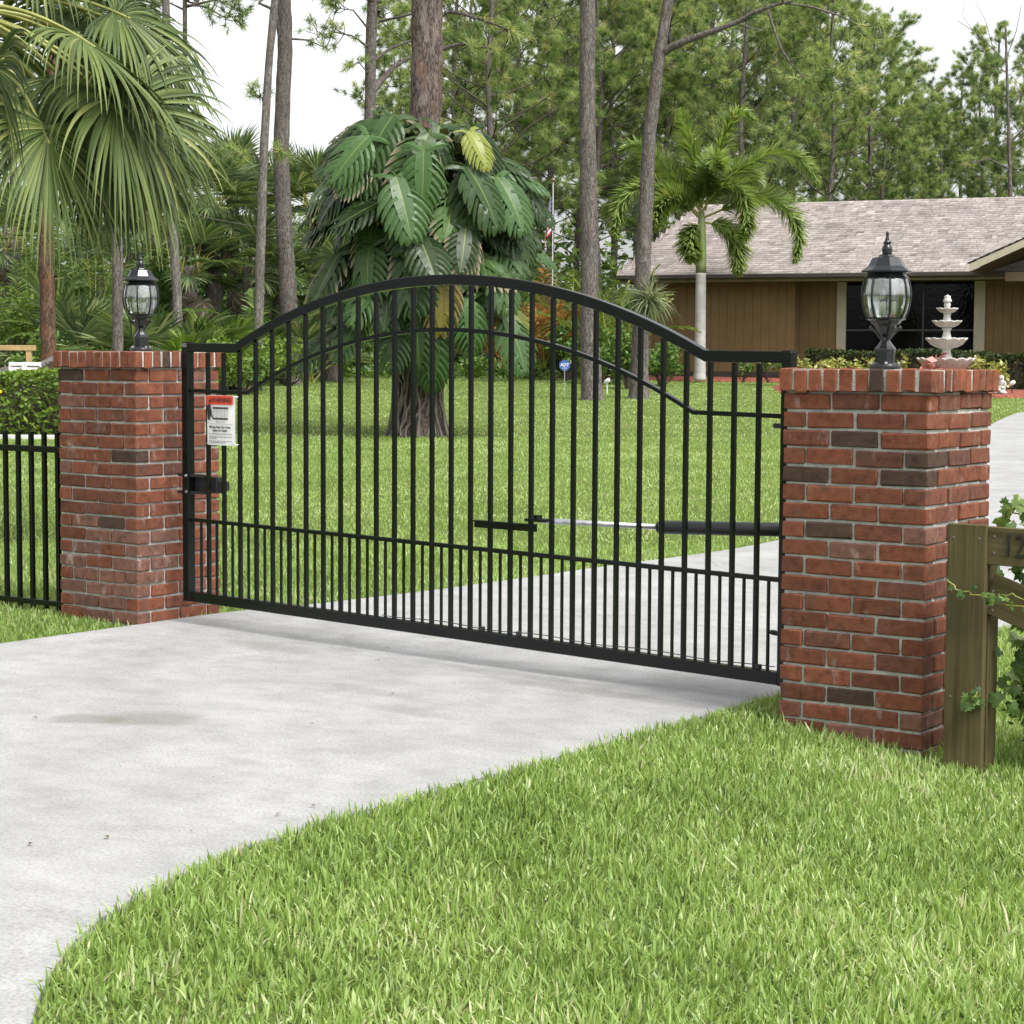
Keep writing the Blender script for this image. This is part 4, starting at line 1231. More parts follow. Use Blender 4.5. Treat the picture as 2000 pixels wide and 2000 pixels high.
def shingle_field(o_, ex, ey, n_, left, right, slope_len, rows, tabw=.20):
    """rows of separate tabs lying on a slope; left/right give the ends of each course"""
    Vs, Fs, rn = [], [], []; c = 0; step = slope_len / rows
    for i in range(rows):
        a = i * step; x = left(i / rows) - r_.uniform(0, tabw); x1 = right(i / rows); tone = r_.normal(.5, .05)
        while x < x1:
            wd = tabw * r_.uniform(.55, 1.25); xa, xb = max(x, left(i / rows)), min(x + wd - .008, x1)
            if xb - xa > .03:
                h = .010 + r_.uniform(0, .016); ln = step * 1.25
                pts = [(xa, a, h), (xb, a, h), (xb, a + ln, .003), (xa, a + ln, .003), (xa, a, -.004), (xb, a, -.004)]
                for q in pts:
                    Vs.append(o_ + ex * q[0] + ey * q[1] + n_ * q[2])
                Fs += [(c, c + 1, c + 2, c + 3), (c + 4, c + 5, c + 1, c)]; c += 6; rn += [float(np.clip(r_.normal(tone, .17), 0, 1))] * 6
            x += wd
    return np.array(Vs), np.array(Fs), np.array(rn)


sl = math.hypot(RY, RZ - EZ)
ey = np.array([0, RY, RZ - EZ]) / sl; exv = np.array([1.0, 0, 0]); nv = np.cross(exv, ey)
V, F, rn = shingle_field(np.array([0, -.06, EZ - .02]), exv, ey, nv, lambda u: -.06 + RX * u, lambda u: XR, sl, 38)
tag(ob('shingles', mesh_np('shingles', V, F, rn, mats=[SHING]), roof), kind='stuff')
sl2 = math.hypot(RX, RZ - EZ); ey2 = np.array([RX, 0, RZ - EZ]) / sl2; ex2 = np.array([0, -1.0, 0]); n2 = np.cross(ex2, ey2)
V, F, rn = shingle_field(np.array([-.06, 2 * RY, EZ - .02]), ex2, ey2, n2, lambda u: RY * u, lambda u: 2 * RY - RY * u + .05, sl2, 16)
tag(ob('shingles', mesh_np('shingles', V, F, rn, mats=[SHING]), roof), kind='stuff')
# entry porch with its own low gable, its left rake coming forward of the eave
porch = ob('porch', None, house)
gx0, gx1, gy, gs = 8.66, 17.4, -1.6, .44; gz = 3.40 - HZ; apx = (gx0 + gx1) / 2; apz = gz + gs * (apx - gx0)
back = 3.2
mb = MB(); mb.add(np.array([(gx0, gy, gz), (apx, gy, apz), (apx, 5.25, apz), (gx0, .28, gz), (gx1, gy, gz), (gx1, .28, gz)]) + np.array([0, 0, .17]), [(0, 1, 2, 3), (1, 4, 5, 2)])
mb.build('roof', GUTTER, porch)
ln = math.hypot(apx - gx0, apz - gz); eyp = np.array([apx - gx0, 0, apz - gz]) / ln; exp_ = np.array([0, -1., 0]); npv = np.cross(exp_, eyp)
V, F, rn = shingle_field(np.array([gx0 - .05, 3.0, gz + .175]), exp_, eyp, npv, lambda u: 2.72 - 4.97 * u, lambda u: 3.0 - gy + .05, ln, 30)
tag(ob('shingles', mesh_np('shingles', V, F, rn, mats=[SHING]), porch), kind='stuff')
for s, xa in ((1, gx0), (-1, gx1)):
    mb = MB(); mb.add(np.array([(xa, gy, gz), (apx, gy, apz), (apx, gy, apz + .16), (xa, gy, gz + .16), (xa, gy - .035, gz), (apx, gy - .035, apz), (apx, gy - .035, apz + .16), (xa, gy - .035, gz + .16)]), [(0, 1, 2, 3), (4, 7, 6, 5), (0, 3, 7, 4), (0, 4, 5, 1), (3, 2, 6, 7)])
    mb.build('rake_board', TRIM, porch)
mb = MB(); mb.add(np.array([(gx0 + .02, gy + .01, gz - .0), (apx, gy + .01, apz), (apx, 1.25, apz), (gx0 + .02, 1.25, gz), (gx1, gy + .01, gz), (gx1, 1.25, gz)]), [(0, 3, 2, 1), (1, 2, 5, 4)]); mb.build('ceiling', SOFFIT, porch)
for x in (10.4, 15.0):
    mb = MB(); mb.box((x, gy + .3, 1.35), (.16, .16, 2.9)); mb.build('post', SIDING, porch)
mb = MB(); mb.box((13.1, gy + .3, 2.24), (7.4, .14, .20)); mb.build('beam', SOFFIT, porch)

# mulch bed in front of the house and along the tree line
MULCH = plain('red_mulch', (0.20, 0.055, 0.03), .95, var=.5, nscale=14, bump=1.0, bscale=45)


def bed(name, poly, m=MULCH, h=.05):
    V = []; F = []
    c = np.mean(poly, 0)
    for sc_, dz in ((1.0, .003), (.96, h), (.5, h * 1.2)):
        for p in poly:
            q = c + (np.array(p) - c) * sc_; V.append((q[0], q[1], float(zg(q[0], q[1])) + dz))
    n = len(poly)
    for a in range(2):
        for j in range(n):
            F.append((a * n + j, a * n + (j + 1) % n, (a + 1) * n + (j + 1) % n, (a + 1) * n + j))
    F.append(tuple(2 * n + j for j in range(n)))
    me = bpy.data.meshes.new(name); me.from_pydata(V, [], F); me.materials.append(m); me.update()
    return tag(ob(name, me), kind='structure')


def hloc(x, y):
    return HO + np.array([.975, .222]) * x + np.array([-.222, .975]) * y


bed('mulch_bed', [hloc(*q) for q in ((-1.5, .7), (-1.6, -.4), (0, -1.1), (2.2, -1.2), (4.6, -.9), (5.2, .2), (5.0, 1.2), (1, .9))])
FB = [site(r, d)[:2] for r, d in ((5.6, 43.5), (5.4, 40.6), (7.2, 39.2), (9.6, 38.6), (11.6, 38.8), (12.2, 41.0), (11.2, 43.8), (8, 44.4))]
bed('fountain_bed', FB)

# ------------------------------------------------------------------ pines
protos = [pine_proto(11, 14.0, .28, 46, .15, 3.6, 62, NEEDLE), pine_proto(23, 14.5, .33, 44, .16, 3.9, 62, NEEDLE),
          pine_proto(37, 13.0, .30, 40, .14, 3.2, 62, NEEDLE_DK), pine_proto(41, 15.0, .38, 38, .16, 3.7, 62, NEEDLE)]


def pine_top(seed, H, nb, rmax):
    r2 = np.random.default_rng(seed); L = Leaves(); wood = []
    for i in range(nb):
        v = (i + .5) / nb; ln = rmax * math.sin(PI * min(1, .3 + v * .75)) * r2.uniform(.7, 1.1) + .3
        b = branch_line((0, 0, H * v), i * 2.4 + r2.uniform(-.4, .4), R(-5 + 40 * v), ln, r2); clothe(L, wood, b, r2, .04, 22, .28)
    return wood_mesh('branches', wood, TWIG), L.mesh('crown', NEEDLE)


TOPS = [pine_top(5, 5.0, 20, 2.4), pine_top(6, 4.5, 18, 2.2)]


def bare_pine(label, pix, d, w0, w1, m=BARK, rows=90, n=18, top=14.5, kind=0, extra=None, rough=.15, flare=.35, name='pine_tree', tops=True, plate=7.0):
    """tall trunk traced upwards from its base; the crown stands above the frame"""
    g = ground_at(pix[0][0], d); P = [g - np.array([0, 0, .1])]
    for (px, py) in pix[1:]:
        P.append(at(px, py, d))
    P = np.array(P); e = P[-1] + (P[-1] - P[-2]) / (P[-1] - P[-2])[2] * max(.5, (top - P[-1][2])); P = np.vstack([P, e])
    zz = P[:, 2]; rad = np.interp(zz, [zz[0], at(0, 0, d)[2], zz[-1]], [w0 / 2, w1 / 2, w1 / 5])
    t = thing(name, label, 'tree', tuple(g))
    ob('trunk', trunk_mesh('trunk', P - g, rad, m, n, rows, rough, plate, flare, seed=pix[0][0]), t)
    if tops:
        br, cr = TOPS[kind]
        ob('branches', br, t, tuple(e - g - np.array([0, 0, 4.6]))); ob('crown', cr, t, tuple(e - g - np.array([0, 0, 4.6])))
    if extra:
        L = Leaves(); r2 = np.random.default_rng(int(pix[0][0]))
        for poly, dd, rad_, dens in extra:
            wood = []
            pts = np.array([at(x, y, d + k) for (x, y), k in zip(poly, np.linspace(0, dd, len(poly)))]) - g
            q = np.linspace(0, len(pts) - 1, 9); pts = np.stack([np.interp(q, range(len(pts)), pts[:, i]) for i in range(3)], 1)
            if dens > 0:
                clothe(L, wood, pts, r2, rad_, 30, .26, dens)
            else:
                wood.append((pts, np.linspace(rad_, rad_ * .5, len(pts))))
            ob('limb', wood_mesh('limb', wood, BARK, 8), t)
        if L.n:
            ob('needles', L.mesh('needles', NEEDLE), t)
    return t


bare_pine('grey pine trunk left of the vine-covered tree, standing at the lawn edge', [(567, 749), (566, 640), (557, 480), (548, 300), (557, 90), (555, 0)], 44, .40, .31, extra=[([(556, 75), (600, 78), (640, 95)], 1.0, .03, .8), ([(552, 110), (538, 20), (505, 6)], -.5, .05, 0)])
bare_pine('thin pine trunk just left of the grey pine, leaning slightly right', [(500, 750), (505, 640), (508, 520), (513, 340), (525, 120), (537, 0)], 40.5, .205, .15, m=BARKPALE, kind=1, extra=[([(510, 330), (500, 300), (478, 290), (470, 315)], -.8, .02, 1.6), ([(512, 320), (530, 290), (545, 300)], .3, .02, 1.8), ([(518, 230), (512, 190), (490, 180)], .3, .02, 1.5)])
bare_pine('forked grey pine with a long bare limb, left of the vine-covered trunk', [(722, 728), (722, 400), (722, 235), (724, 100), (728, 0)], 52, .33, .27, extra=[([(727, 178), (742, 160), (770, 130), (800, 112), (850, 95)], 2, .10, .5), ([(726, 122), (760, 95), (800, 80), (860, 60)], 1.0, .05, .7), ([(722, 95), (690, 70), (650, 62), (610, 78)], -1.5, .035, 1.5), ([(722, 60), (690, 20), (650, 15)], -1, .03, 1.6), ([(724, 150), (700, 120), (685, 130)], -1, .02, 1.2), ([(726, 40), (745, 15), (760, 8)], 1, .03, 1.5)])
bare_pine('straight grey pine right of the vine-covered tree, nearer the house', [(1157, 773), (1152, 640), (1150, 420), (1147, 200), (1148, 0)], 37, .36, .27, rows=150, n=24)
bare_pine('leaning forked pine in front of the house left corner', [(1248, 774), (1252, 640), (1256, 518), (1268, 259), (1289, 104), (1306, 0)], 37.6, .34, .20, rows=150, n=24, extra=[([(1292, 104), (1325, 85), (1372, 68), (1430, 48), (1490, 15), (1550, 2)], -1, .085, .35), ([(1500, 20), (1512, 60), (1530, 105), (1562, 145), (1600, 165), (1640, 150)], -.6, .028, 2.2), ([(1440, 45), (1480, 60), (1520, 50)], .5, .02, 1.6), ([(1530, 5), (1580, 12), (1640, 30), (1680, 50)], -.3, .03, .6), ([(1385, 65), (1400, 60), (1430, 68)], -.3, .02, .3)])
bare_pine('grey trunk directly left of the farther lantern', [(230, 770), (230, 640), (230, 520), (228, 380), (222, 200), (220, 0)], 38, .215, .17, kind=1)
bare_pine('pale grey trunk just right of the farther lantern', [(352, 764), (349, 660), (343, 520), (338, 440), (330, 250), (324, 0)], 40, .20, .15, m=BARKPALE, kind=0)
bare_pine('orange-barked pine trunk at the left, behind the clipped hedge', [(96, 779), (94, 650), (90, 500), (90, 400), (98, 250), (112, 0)], 36, .29, .22, m=BARKRED, rows=130, n=22, kind=1, flare=.15)
bare_pine('thin dark pine trunk behind the big palm fronds', [(362, 745), (362, 420), (361, 180), (361, 0)], 50, .14, .11, extra=[([(361, 10), (400, 12), (440, 35), (470, 30)], -1, .03, 2.0), ([(361, 20), (330, 5), (300, 15)], 1, .03, 1.6), ([(361, 2), (390, -10), (440, 5)], -1, .03, 2.0)])
bare_pine('slender trunk at the far left edge behind the shrubs', [(8, 745), (9, 560), (10, 300), (10, 0)], 50, .13, .10, tops=False)

back = [(1075, 66, 3, .98, 'pine behind the flag and its pole'), (965, 60, 0, 1.02, 'full green pine right behind the vine-covered tree'),
        (1010, 74, 1, 1.15, 'taller pine far behind the vine-covered tree'), (1130, 78, 2, 1.1, 'dark pine far behind the straight grey trunk'), (885, 70, 1, 1.05, 'green pine half hidden by the vine-covered trunk'),
        (1200, 70, 0, 1.05, 'pine between the straight and the leaning trunks'), (1300, 66, 1, 1.02, 'pine behind the top of the feathery palm'),
        (1385, 72, 3, 1.08, 'pine over the left end of the house roof'), (1450, 63, 0, .93, 'broad bright pine over the roof, right of the palm'), (1545, 72, 1, 1.0, 'tall pine over the middle of the roof'),
        (1610, 64, 0, .88, 'bushy pine over the roof, left of the nearer lantern'), (1690, 72, 1, .86, 'rounded pine above the nearer lantern'), (1745, 82, 2, .93, 'dark pine just right of the nearer lantern top'),
        (1800, 70, 2, .72, 'small dark pine above the fountain'), (1870, 80, 2, .90, 'dark pine over the right part of the roof'), (1945, 72, 3, .82, 'open pine near the right edge, over the porch gable'),
        (2010, 66, 2, .86, 'dark pine at the right edge of the picture'), (1500, 88, 2, 1.16, 'farthest pine over the middle of the roof'), (1350, 90, 0, 1.2, 'far pine seen above the feathery palm'),
        (820, 84, 2, 1.0, 'far dark pine left of the vine-covered trunk'), (30, 62, 1, .95, 'green pine behind the fronds at the left edge'), (170, 70, 2, 1.0, 'dark pine behind the big fan palm'), (1240, 84, 2, 1.15, 'dark far pine left of the feathery palm'),
        (925, 82, 3, 1.1, 'distant pine just right of the vine-covered trunk'), (1055, 92, 0, 1.25, 'most distant pine behind the flag'), (1165, 64, 1, .92, 'bushy pine right behind the straight grey trunk'), (1275, 76, 0, 1.1, 'pine crossing the upper part of the leaning trunk'),
        (1420, 82, 1, 1.12, 'distant pine behind the limb of the leaning pine'), (1580, 86, 3, 1.1, 'distant pine left of the nearer lantern finial'), (1655, 78, 0, .95, 'middle-distance pine directly left of the nearer lantern'), (1722, 66, 0, .68, 'low bushy pine directly right of the nearer lantern'),
        (1835, 67, 0, .62, 'low green pine just above the roof ridge over the fountain'), (1908, 70, 1, .70, 'low pine above the roof near the porch gable')]
for i, (px, d, k, s_, lab) in enumerate(back):
    tree_from(protos[k], lab, ground_at(px, d) - np.array([0, 0, .1]), rz=i * 1.7, scale=s_, group='pines beyond the lawn')
# bare-twigged snag at the right edge
bare_pine('pine with thin bare top twigs at the upper right corner', [(1975, 735), (1974, 420), (1970, 250), (1966, 120)], 58, .17, .055, top=11.0, tops=False, extra=[([(1967, 125), (1940, 95), (1900, 60), (1870, 40)], 0, .016, 0), ([(1967, 110), (1985, 60), (1995, 10)], 0, .016, 0), ([(1940, 95), (1925, 40), (1905, 5)], 0, .011, 0), ([(1967, 140), (1930, 130), (1895, 110)], 0, .011, 0), ([(1900, 60), (1880, 30), (1885, 0)], 0, .008, 0), ([(1972, 330), (1930, 310), (1890, 320)], 0, .04, 1.4), ([(1972, 280), (2000, 250), (2030, 240)], 0, .04, 1.4), ([(1970, 220), (1990, 190), (2010, 170)], 0, .03, 1.6), ([(1973, 420), (1940, 400), (1910, 420)], 0, .03, 1.4)])

# ------------------------------------------------------------------ vine-covered pine (split-leaf vine climbing the big trunk)
MG = np.array([-13.15, 13.59, .43]); MD = float(ahead(MG[0], MG[1]))
big = thing('pine_tree', 'big pine trunk in the lawn with a split-leaf vine climbing it', 'tree', tuple(MG))
bp = np.array([MG - [0, 0, .1], MG + [0, 0, .6]] + [at(x, y, MD) for x, y in ((826, 500), (828, 260), (834, 120), (833, 0))])
bp = np.vstack([bp, bp[-1] + (bp[-1] - bp[-2]) * 6])
ob('trunk', trunk_mesh('trunk', bp - MG, [.30, .235, .215, .205, .20, .195, .10], BARKBIG, 40, 420, .15, 7.5, .35, 3.), big)
ob('branches', TOPS[0][0], big, tuple(bp[-1] - MG - np.array([0, 0, 4.6]))); ob('crown', TOPS[0][1], big, tuple(bp[-1] - MG - np.array([0, 0, 4.6])))
# one overhanging limb to the right of the trunk
L = Leaves(); wood = []; r2 = np.random.default_rng(77)
for poly in ([(845, 40), (880, 20), (930, 35), (1000, 60)], [(850, 100), (900, 85), (960, 95)], [(850, 20), (872, -20), (930, -40)]):
    pts = np.array([at(x, y, MD + .3) for x, y in poly]) - MG; q = np.linspace(0, len(pts) - 1, 8); pts = np.stack([np.interp(q, range(len(pts)), pts[:, i]) for i in range(3)], 1)
    clothe(L, wood, pts, r2, .035, 34, .24, .5)
ob('side_branches', wood_mesh('side_branches', wood, BARK, 8), big); ob('needles', L.mesh('needles', NEEDLE), big)


def monstera_leaf(seed, m, ln=1.0, curl=.35, pet=.7):
    """heart-shaped blade cut into curved lobes; y runs to the tip, z is the upper face"""
    r2 = np.random.default_rng(seed); V = []; F = []; rn = []
    def width(t):        # half width of the uncut outline
        return .46 * (math.sin(PI * min(1, max(0, (t + .22) / 1.22)) ** .78) ** .75) + .01
    def bendz(y, x):
        return -curl * max(0, y) ** 1.8 * .75 - .75 * x * x + .22 * abs(x)
    nl = 8
    # central web
    ts = np.linspace(-.02, .98, nl + 1); web = .32
    for s in (-1, 1):
        b0 = len(V)
        for t in ts:
            wv = width(t) * web * (1 if t < .9 else .5)
            V.append((0, t, bendz(t, 0))); rn.append(0.0)
            V.append((s * wv, t + wv * .45, bendz(t + wv * .45, wv))); rn.append(web)
        for i in range(nl):
            a = b0 + i * 2; q = (a, a + 1, a + 3, a + 2); F.append(q if s > 0 else q[::-1])
    # lobes
    for s in (-1, 1):
        for i in range(nl + 2):
            u = (i - 1.6) / nl                       # first lobes point backwards past the petiole
            full = max(.10, width(max(u + .04, -.18)))
            gapf = r2.uniform(.58, .76) if r2.random() > .14 else .36
            w0 = .96 / nl * gapf * .62
            ang = R(8 if u < 0 else 26 + 22 * u) if u > -.05 else R(-38)
            k = 5; b0 = len(V)
            p = np.array([full * web * .55, max(u, -.02) + full * web * .25]); tot = full * (1 - web * .55) * r2.uniform(.92, 1.08) / max(.55, math.cos(ang))
            dir_ = ang
            for j in range(k):
                v = j / (k - 1); d = np.array([math.cos(dir_), math.sin(dir_)]); nrm = np.array([-d[1], d[0]])
                hw = w0 * (1.0, 1.0, .98, .78, .16)[j]
                for e in (-1, 0, 1):
                    q = p + nrm * hw * e
                    V.append((s * q[0], q[1], bendz(q[1], q[0]) - .05 * v * v + .012 * math.sin(i * 2.1) - .020 * (e * e) + .010 * e * s)); rn.append(min(1., (web + (1 - web) * v)))
                p = p + d * tot / (k - 1); dir_ += R(9)
            for j in range(k - 1):
                a = b0 + j * 3
                for q in ((a, a + 3, a + 4, a + 1), (a + 1, a + 4, a + 5, a + 2)):
                    F.append(q if s > 0 else q[::-1])
    # petiole
    pts = np.array([(0, .02, -.006), (0, -.10, -.03), (0, -.26, -.16), (0, -.38, -.45), (0, -.42, -.95)]); v, f = tube_arrays(pts, [.009, .011, .012, .014, .016], 5, False); c = len(V)
    V += [tuple(x) for x in v]; F += [tuple(i + c for i in q) for q in f]; rn += [0.02] * len(v)
    V = np.array(V) * ln
    me = bpy.data.meshes.new('leaf'); me.from_pydata(V.tolist(), [], F); me.materials.append(m)
    a = me.attributes.new('rnd', 'FLOAT', 'POINT'); a.data.foreach_set('value', np.array(rn, np.float32)); me.update()
    return me


ML = {k: [monstera_leaf(300 + i + j * 10, m, 1.0, .2 + .15 * i) for i in range(4)] for j, (k, m) in enumerate((('g', MON), ('d', MON_DRYTIP), ('b', MON_BROWN), ('p', MON_PALE)))}
vine = thing('split_leaf_vine', 'split-leaf vine with big cut green leaves covering the pine trunk', 'vine', tuple(MG))
r2 = np.random.default_rng(19)


def vine_leaf(az, h, rr, tilt, ln, kind, roll=0.0):
    """az 0 faces the street; tilt is how far the tip hangs below level"""
    a = math.atan2(-f0[1], -f0[0]) + az; o_ = np.array([math.cos(a), math.sin(a), 0]); sd_ = np.array([-math.sin(a), math.cos(a), 0]); zz = np.array([0, 0, 1.])
    n = unit(.55 * o_ - .55 * f0 + (.30 + .75 * max(0, math.cos(tilt))) * zz + sd_ * .15 * roll + r2.normal(0, .20, 3))      # blades face outwards, upwards and to the open street side
    y = o_ * (math.cos(tilt) + .25) - zz * math.sin(tilt) + sd_ * .75 * math.sin(roll); y = unit(y - n * (y @ n)); x = np.cross(y, n)
    bt = np.array([np.interp(h, bp[:, 2] - MG[2], bp[:, i] - MG[i]) for i in range(2)])
    p = np.append(bt, h) + o_ * rr
    ob('leaf', ML[kind][r2.integers(0, 4)], vine, tuple(p), basis_euler(x, y, n), ln)


def vr(h):   # how far the leaf bases stand off the trunk
    return float(np.interp(h, [.7, 1.3, 1.9, 2.8, 3.4, 3.9, 4.15], [.30, .65, .98, 1.14, 1.12, .98, .66]))


for i in range(128):
    h = 1.72 + 2.36 * ((i * .618034) % 1.0) ** .95
    az = r2.uniform(0, 2 * PI) if i % 3 == 0 else r2.uniform(-1.9, 1.9)
    hi = (h - 1.72) / 2.36
    tilt = R(r2.uniform(25, 80) - 60 * max(0, hi - .62) / .38 + r2.normal(0, 6))
    kind = 'g' if r2.random() < .70 else ('d' if r2.random() < .88 else ('p' if r2.random() < .7 else 'b'))
    vine_leaf(az, h, vr(h) * r2.uniform(.22, 1.05) ** .8, tilt + R(r2.normal(0, 10)), r2.uniform(.46, .84), kind, r2.normal(0, .95))
for i in range(26):                                    # leaves reaching out and up round the top and the flanks
    sgn = 1 if i % 2 else -1; h = r2.uniform(2.3, 4.0)
    vine_leaf(sgn * r2.uniform(1.0, 1.9), h, vr(h) * r2.uniform(.80, 1.02), R(r2.uniform(-30, 35)), r2.uniform(.5, .85), 'g' if i % 4 else 'd', r2.normal(0, .8))
# leaves that stand out in the photograph, on the street side
for az, h, rr, tilt, ln, kind, roll in ((-.10, 2.50, 1.05, 74, .98, 'd', .05), (.28, 2.12, 1.15, 80, .92, 'b', -.10), (-.55, 3.42, .85, 40, .90, 'd', .6), (-.12, 3.45, .85, 58, .86, 'd', -.15), (.45, 3.95, .55, 18, .95, 'g', -.75), (.75, 3.35, .95, 40, 1.0, 'g', -.5), (-.70, 2.42, 1.1, 70, .90, 'g', .35),
                                         (.62, 2.62, 1.1, 66, .86, 'd', -.1), (.95, 2.25, 1.2, 62, .88, 'g', -.15), (1.15, 1.55, 1.35, 62, .95, 'g', -.3), (1.3, 1.75, 1.1, 50, .85, 'p', -.2), (-1.0, 1.55, 1.0, 60, .8, 'g', .3), (-1.35, 1.35, 1.25, 45, .85, 'g', .2), (0.0, 1.55, .95, 72, .80, 'g', -.1), (.22, 1.38, .9, 78, .85, 'g', -.05), (-.35, 1.45, .9, 74, .75, 'g', .1), (.30, 1.25, .55, 80, .8, 'g', -.1), (-.9, 3.5, .8, 35, .85, 'g', .5), (.62, 1.75, 1.2, 76, .8, 'g', 0.0), (-.45, 1.95, 1.0, 72, .8, 'g', .2)):
    vine_leaf(az, h, rr * .90, R(tilt), ln * .80, kind, roll)
wood = []
for i in range(46):                                    # clinging stems and hanging roots round the trunk foot
    a = r2.uniform(0, 2 * PI); rad = r2.uniform(.23, .33); z1 = r2.uniform(.6, 1.9); pts = []
    for q in range(9):
        v = q / 8; a += r2.normal(0, .10); pts.append((math.cos(a) * (rad + .12 * (1 - v) ** 3), math.sin(a) * (rad + .12 * (1 - v) ** 3), z1 * v))
    wood.append((np.array(pts), np.linspace(.022, .012, 9) * r2.uniform(.6, 1.3)))
for i in range(7):
    a = r2.uniform(0, 2 * PI); pts = [(math.cos(a + .25 * q) * (.27 + .02 * math.sin(q)), math.sin(a + .25 * q) * (.27 + .02 * math.sin(q)), .3 + q * .42) for q in range(9)]; wood.append((np.array(pts), np.linspace(.035, .02, 9)))
tag(ob('climbing_stems', wood_mesh('climbing_stems', wood, ROOT, 6), vine), kind='stuff')
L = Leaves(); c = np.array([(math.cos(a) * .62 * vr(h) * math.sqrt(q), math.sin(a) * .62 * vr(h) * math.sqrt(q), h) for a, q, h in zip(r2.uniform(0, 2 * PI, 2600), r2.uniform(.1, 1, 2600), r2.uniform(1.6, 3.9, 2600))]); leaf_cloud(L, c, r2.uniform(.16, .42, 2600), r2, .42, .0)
tag(ob('shade_filler_leaves', L.mesh('shade_filler_leaves', HEDGE_DK), vine), kind='stuff')  # dark leaves added so the gaps between the big leaves look shaded

# ------------------------------------------------------------------ big fan palm close by at the left
PD = 13.0
pg = ground_at(-120, PD); palm = thing('fan_palm', 'large drooping fan palm hanging over the farther pillar from the left', 'palm', tuple(pg))
pc = at(-105, 60, PD)
ob('trunk', trunk_mesh('trunk', np.array([pg - [0, 0, .1], pg + [0, 0, 1.2], (pg + pc) / 2, pc + [0, 0, .2]]) - pg, [.20, .17, .16, .15], BARKPALE, 24, 80, .12, 9., .2, 2.), palm)
Zv = np.array([0, 0, 1.0])
FR = [((150, 70), (1, .62), .02, .98, .13, 0, 0.05), ((90, 243), (.18, 1), -.15, .92, .10, -.3, .12), ((222, 22), (1, .42), .35, .82, .12, .5, 0.), ((-12, 122), (.05, 1), -.1, .85, .14, -.5, 0.), ((196, 118), (.85, .8), .25, 1.12, .13, .35, -.02),
      ((214, 185), (.55, 1), .0, 1.08, .12, .1, .05), ((92, 8), (.62, .35), .5, .75, .12, .9, -.1), ((222, 262), (.80, .85), .2, .86, .12, .3, .08), ((130, 200), (.45, .9), .45, .78, .10, .9, -.15), ((168, 12), (.45, .8), .55, .70, .10, 1.0, -.12),
      ((240, 52), (1, .48), .3, .80, .12, .7, -.05), ((244, 130), (1, .70), .1, .86, .12, .4, 0.), ((240, 200), (.9, .95), -.1, .86, .12, .2, .03), ((120, 150), (.7, .8), .1, .9, .12, .3, -.03), ((175, 300), (.6, 1), .1, .72, .1, .4, -.05),
      ((-190, 30), (-1, .5), .1, 1.0, .12, 0, 0), ((-200, -60), (-.9, -.4), .2, 1.0, .1, .3, 0), ((-60, -120), (.3, -1), .3, 1.0, .1, .4, 0), ((60, -90), (.8, -.5), .3, 1.0, .14, .5, 0), ((-120, 230), (-.4, 1), -.2, 1.0, .1, .2, 0), ((-30, 60), (.2, .7), 1.0, .9, .1, 1.3, 0), ((30, 150), (.3, 1), .4, .85, .1, .8, -.1)]
r3 = np.random.default_rng(31)
for (hp, ax, dp, Rl, bend, dd, tone) in FR:
    h = at(hp[0], hp[1], PD + dd)
    a_ = unit(r0 * ax[0] - Zv * ax[1] + f0 * dp); up = unit(Zv * r3.uniform(.3, 1.0) - f0 * r3.uniform(.1, .9) + r0 * r3.normal(.1, .35))
    L = fan_frond(r3, h - pg, a_, up, Rl * .98, 56, 118, bend * 3.0, cup=.14, wmax=.0185, k=11, tone=tone - .06)
    fr_ = ob('frond', L.mesh('frond', SABAL), palm)
    s_ = pc - pg + unit(h - pc) * .12 + Zv * .15; e_ = h - pg; mdl = (s_ + e_) / 2 + Zv * .22 * np.linalg.norm(e_ - s_)
    q = np.linspace(0, 1, 10)[:, None]; pts = s_ * (1 - q) ** 2 + mdl * 2 * q * (1 - q) + (e_ + a_ * .14 * Rl) * q ** 2
    ob('petiole', wood_mesh('petiole', [(pts, np.linspace(.020, .010, 10))], PETIOLE, 6), fr_)

# ------------------------------------------------------------------ smaller fan palms in the thicket
SF = sabal_set(400, 4, .80, SABAL2, .20); SFd = sabal_set(420, 3, .62, DRYF, 1.2); SFs = sabal_set(430, 4, .50, SHRUB_LT, .16, -.1)
PETM = wood_mesh('petiole', [(np.array([(-1, 0, -.35), (-.6, 0, -.12), (-.25, 0, 0), (.05, 0, 0)]), np.array([.02, .016, .012, .009]))], PETIOLE, 5)


def frond_at(t, me, p, az, el, sc_, pet=True):
    o_ = np.array([math.cos(az), math.sin(az), 0]); x = unit(o_ * math.cos(el) + Zv * math.sin(el)); y = np.cross(Zv, o_); z = np.cross(x, y)
    f = ob('frond', me, t, tuple(p + x * .75 * sc_), basis_euler(x, y, z), sc_)
    if pet:
        ob('petiole', PETM, f, scale=.85)


def small_sabal(label, px, d, py, seed, n=22, dead=9, sc_=1.0, name='fan_palm'):
    g = ground_at(px, d); top = at(px, py, d); t = thing(name, label, 'palm', tuple(g), 0); r4 = np.random.default_rng(seed); H = top[2] - g[2]
    ob('trunk', trunk_mesh('trunk', np.array([(0, 0, -.1), (.05, 0, H * .5), (0, 0, H)]), [.20, .17, .15], BARK, 12, 40, .15, 8., .1, seed), t)
    for i in range(n):
        frond_at(t, SF[i % 4], np.array([0, 0, H]), i * 2.4 + r4.normal(0, .2), R(75 - 110 * (i / n) + r4.normal(0, 8)), sc_ * r4.uniform(.85, 1.15))
    for i in range(dead):
        frond_at(t, SFd[i % 3], np.array([0, 0, H - .1]), i * 2.1 + r4.normal(0, .3), R(-70 + r4.normal(0, 8)), sc_ * r4.uniform(.8, 1.05), False)
    return t


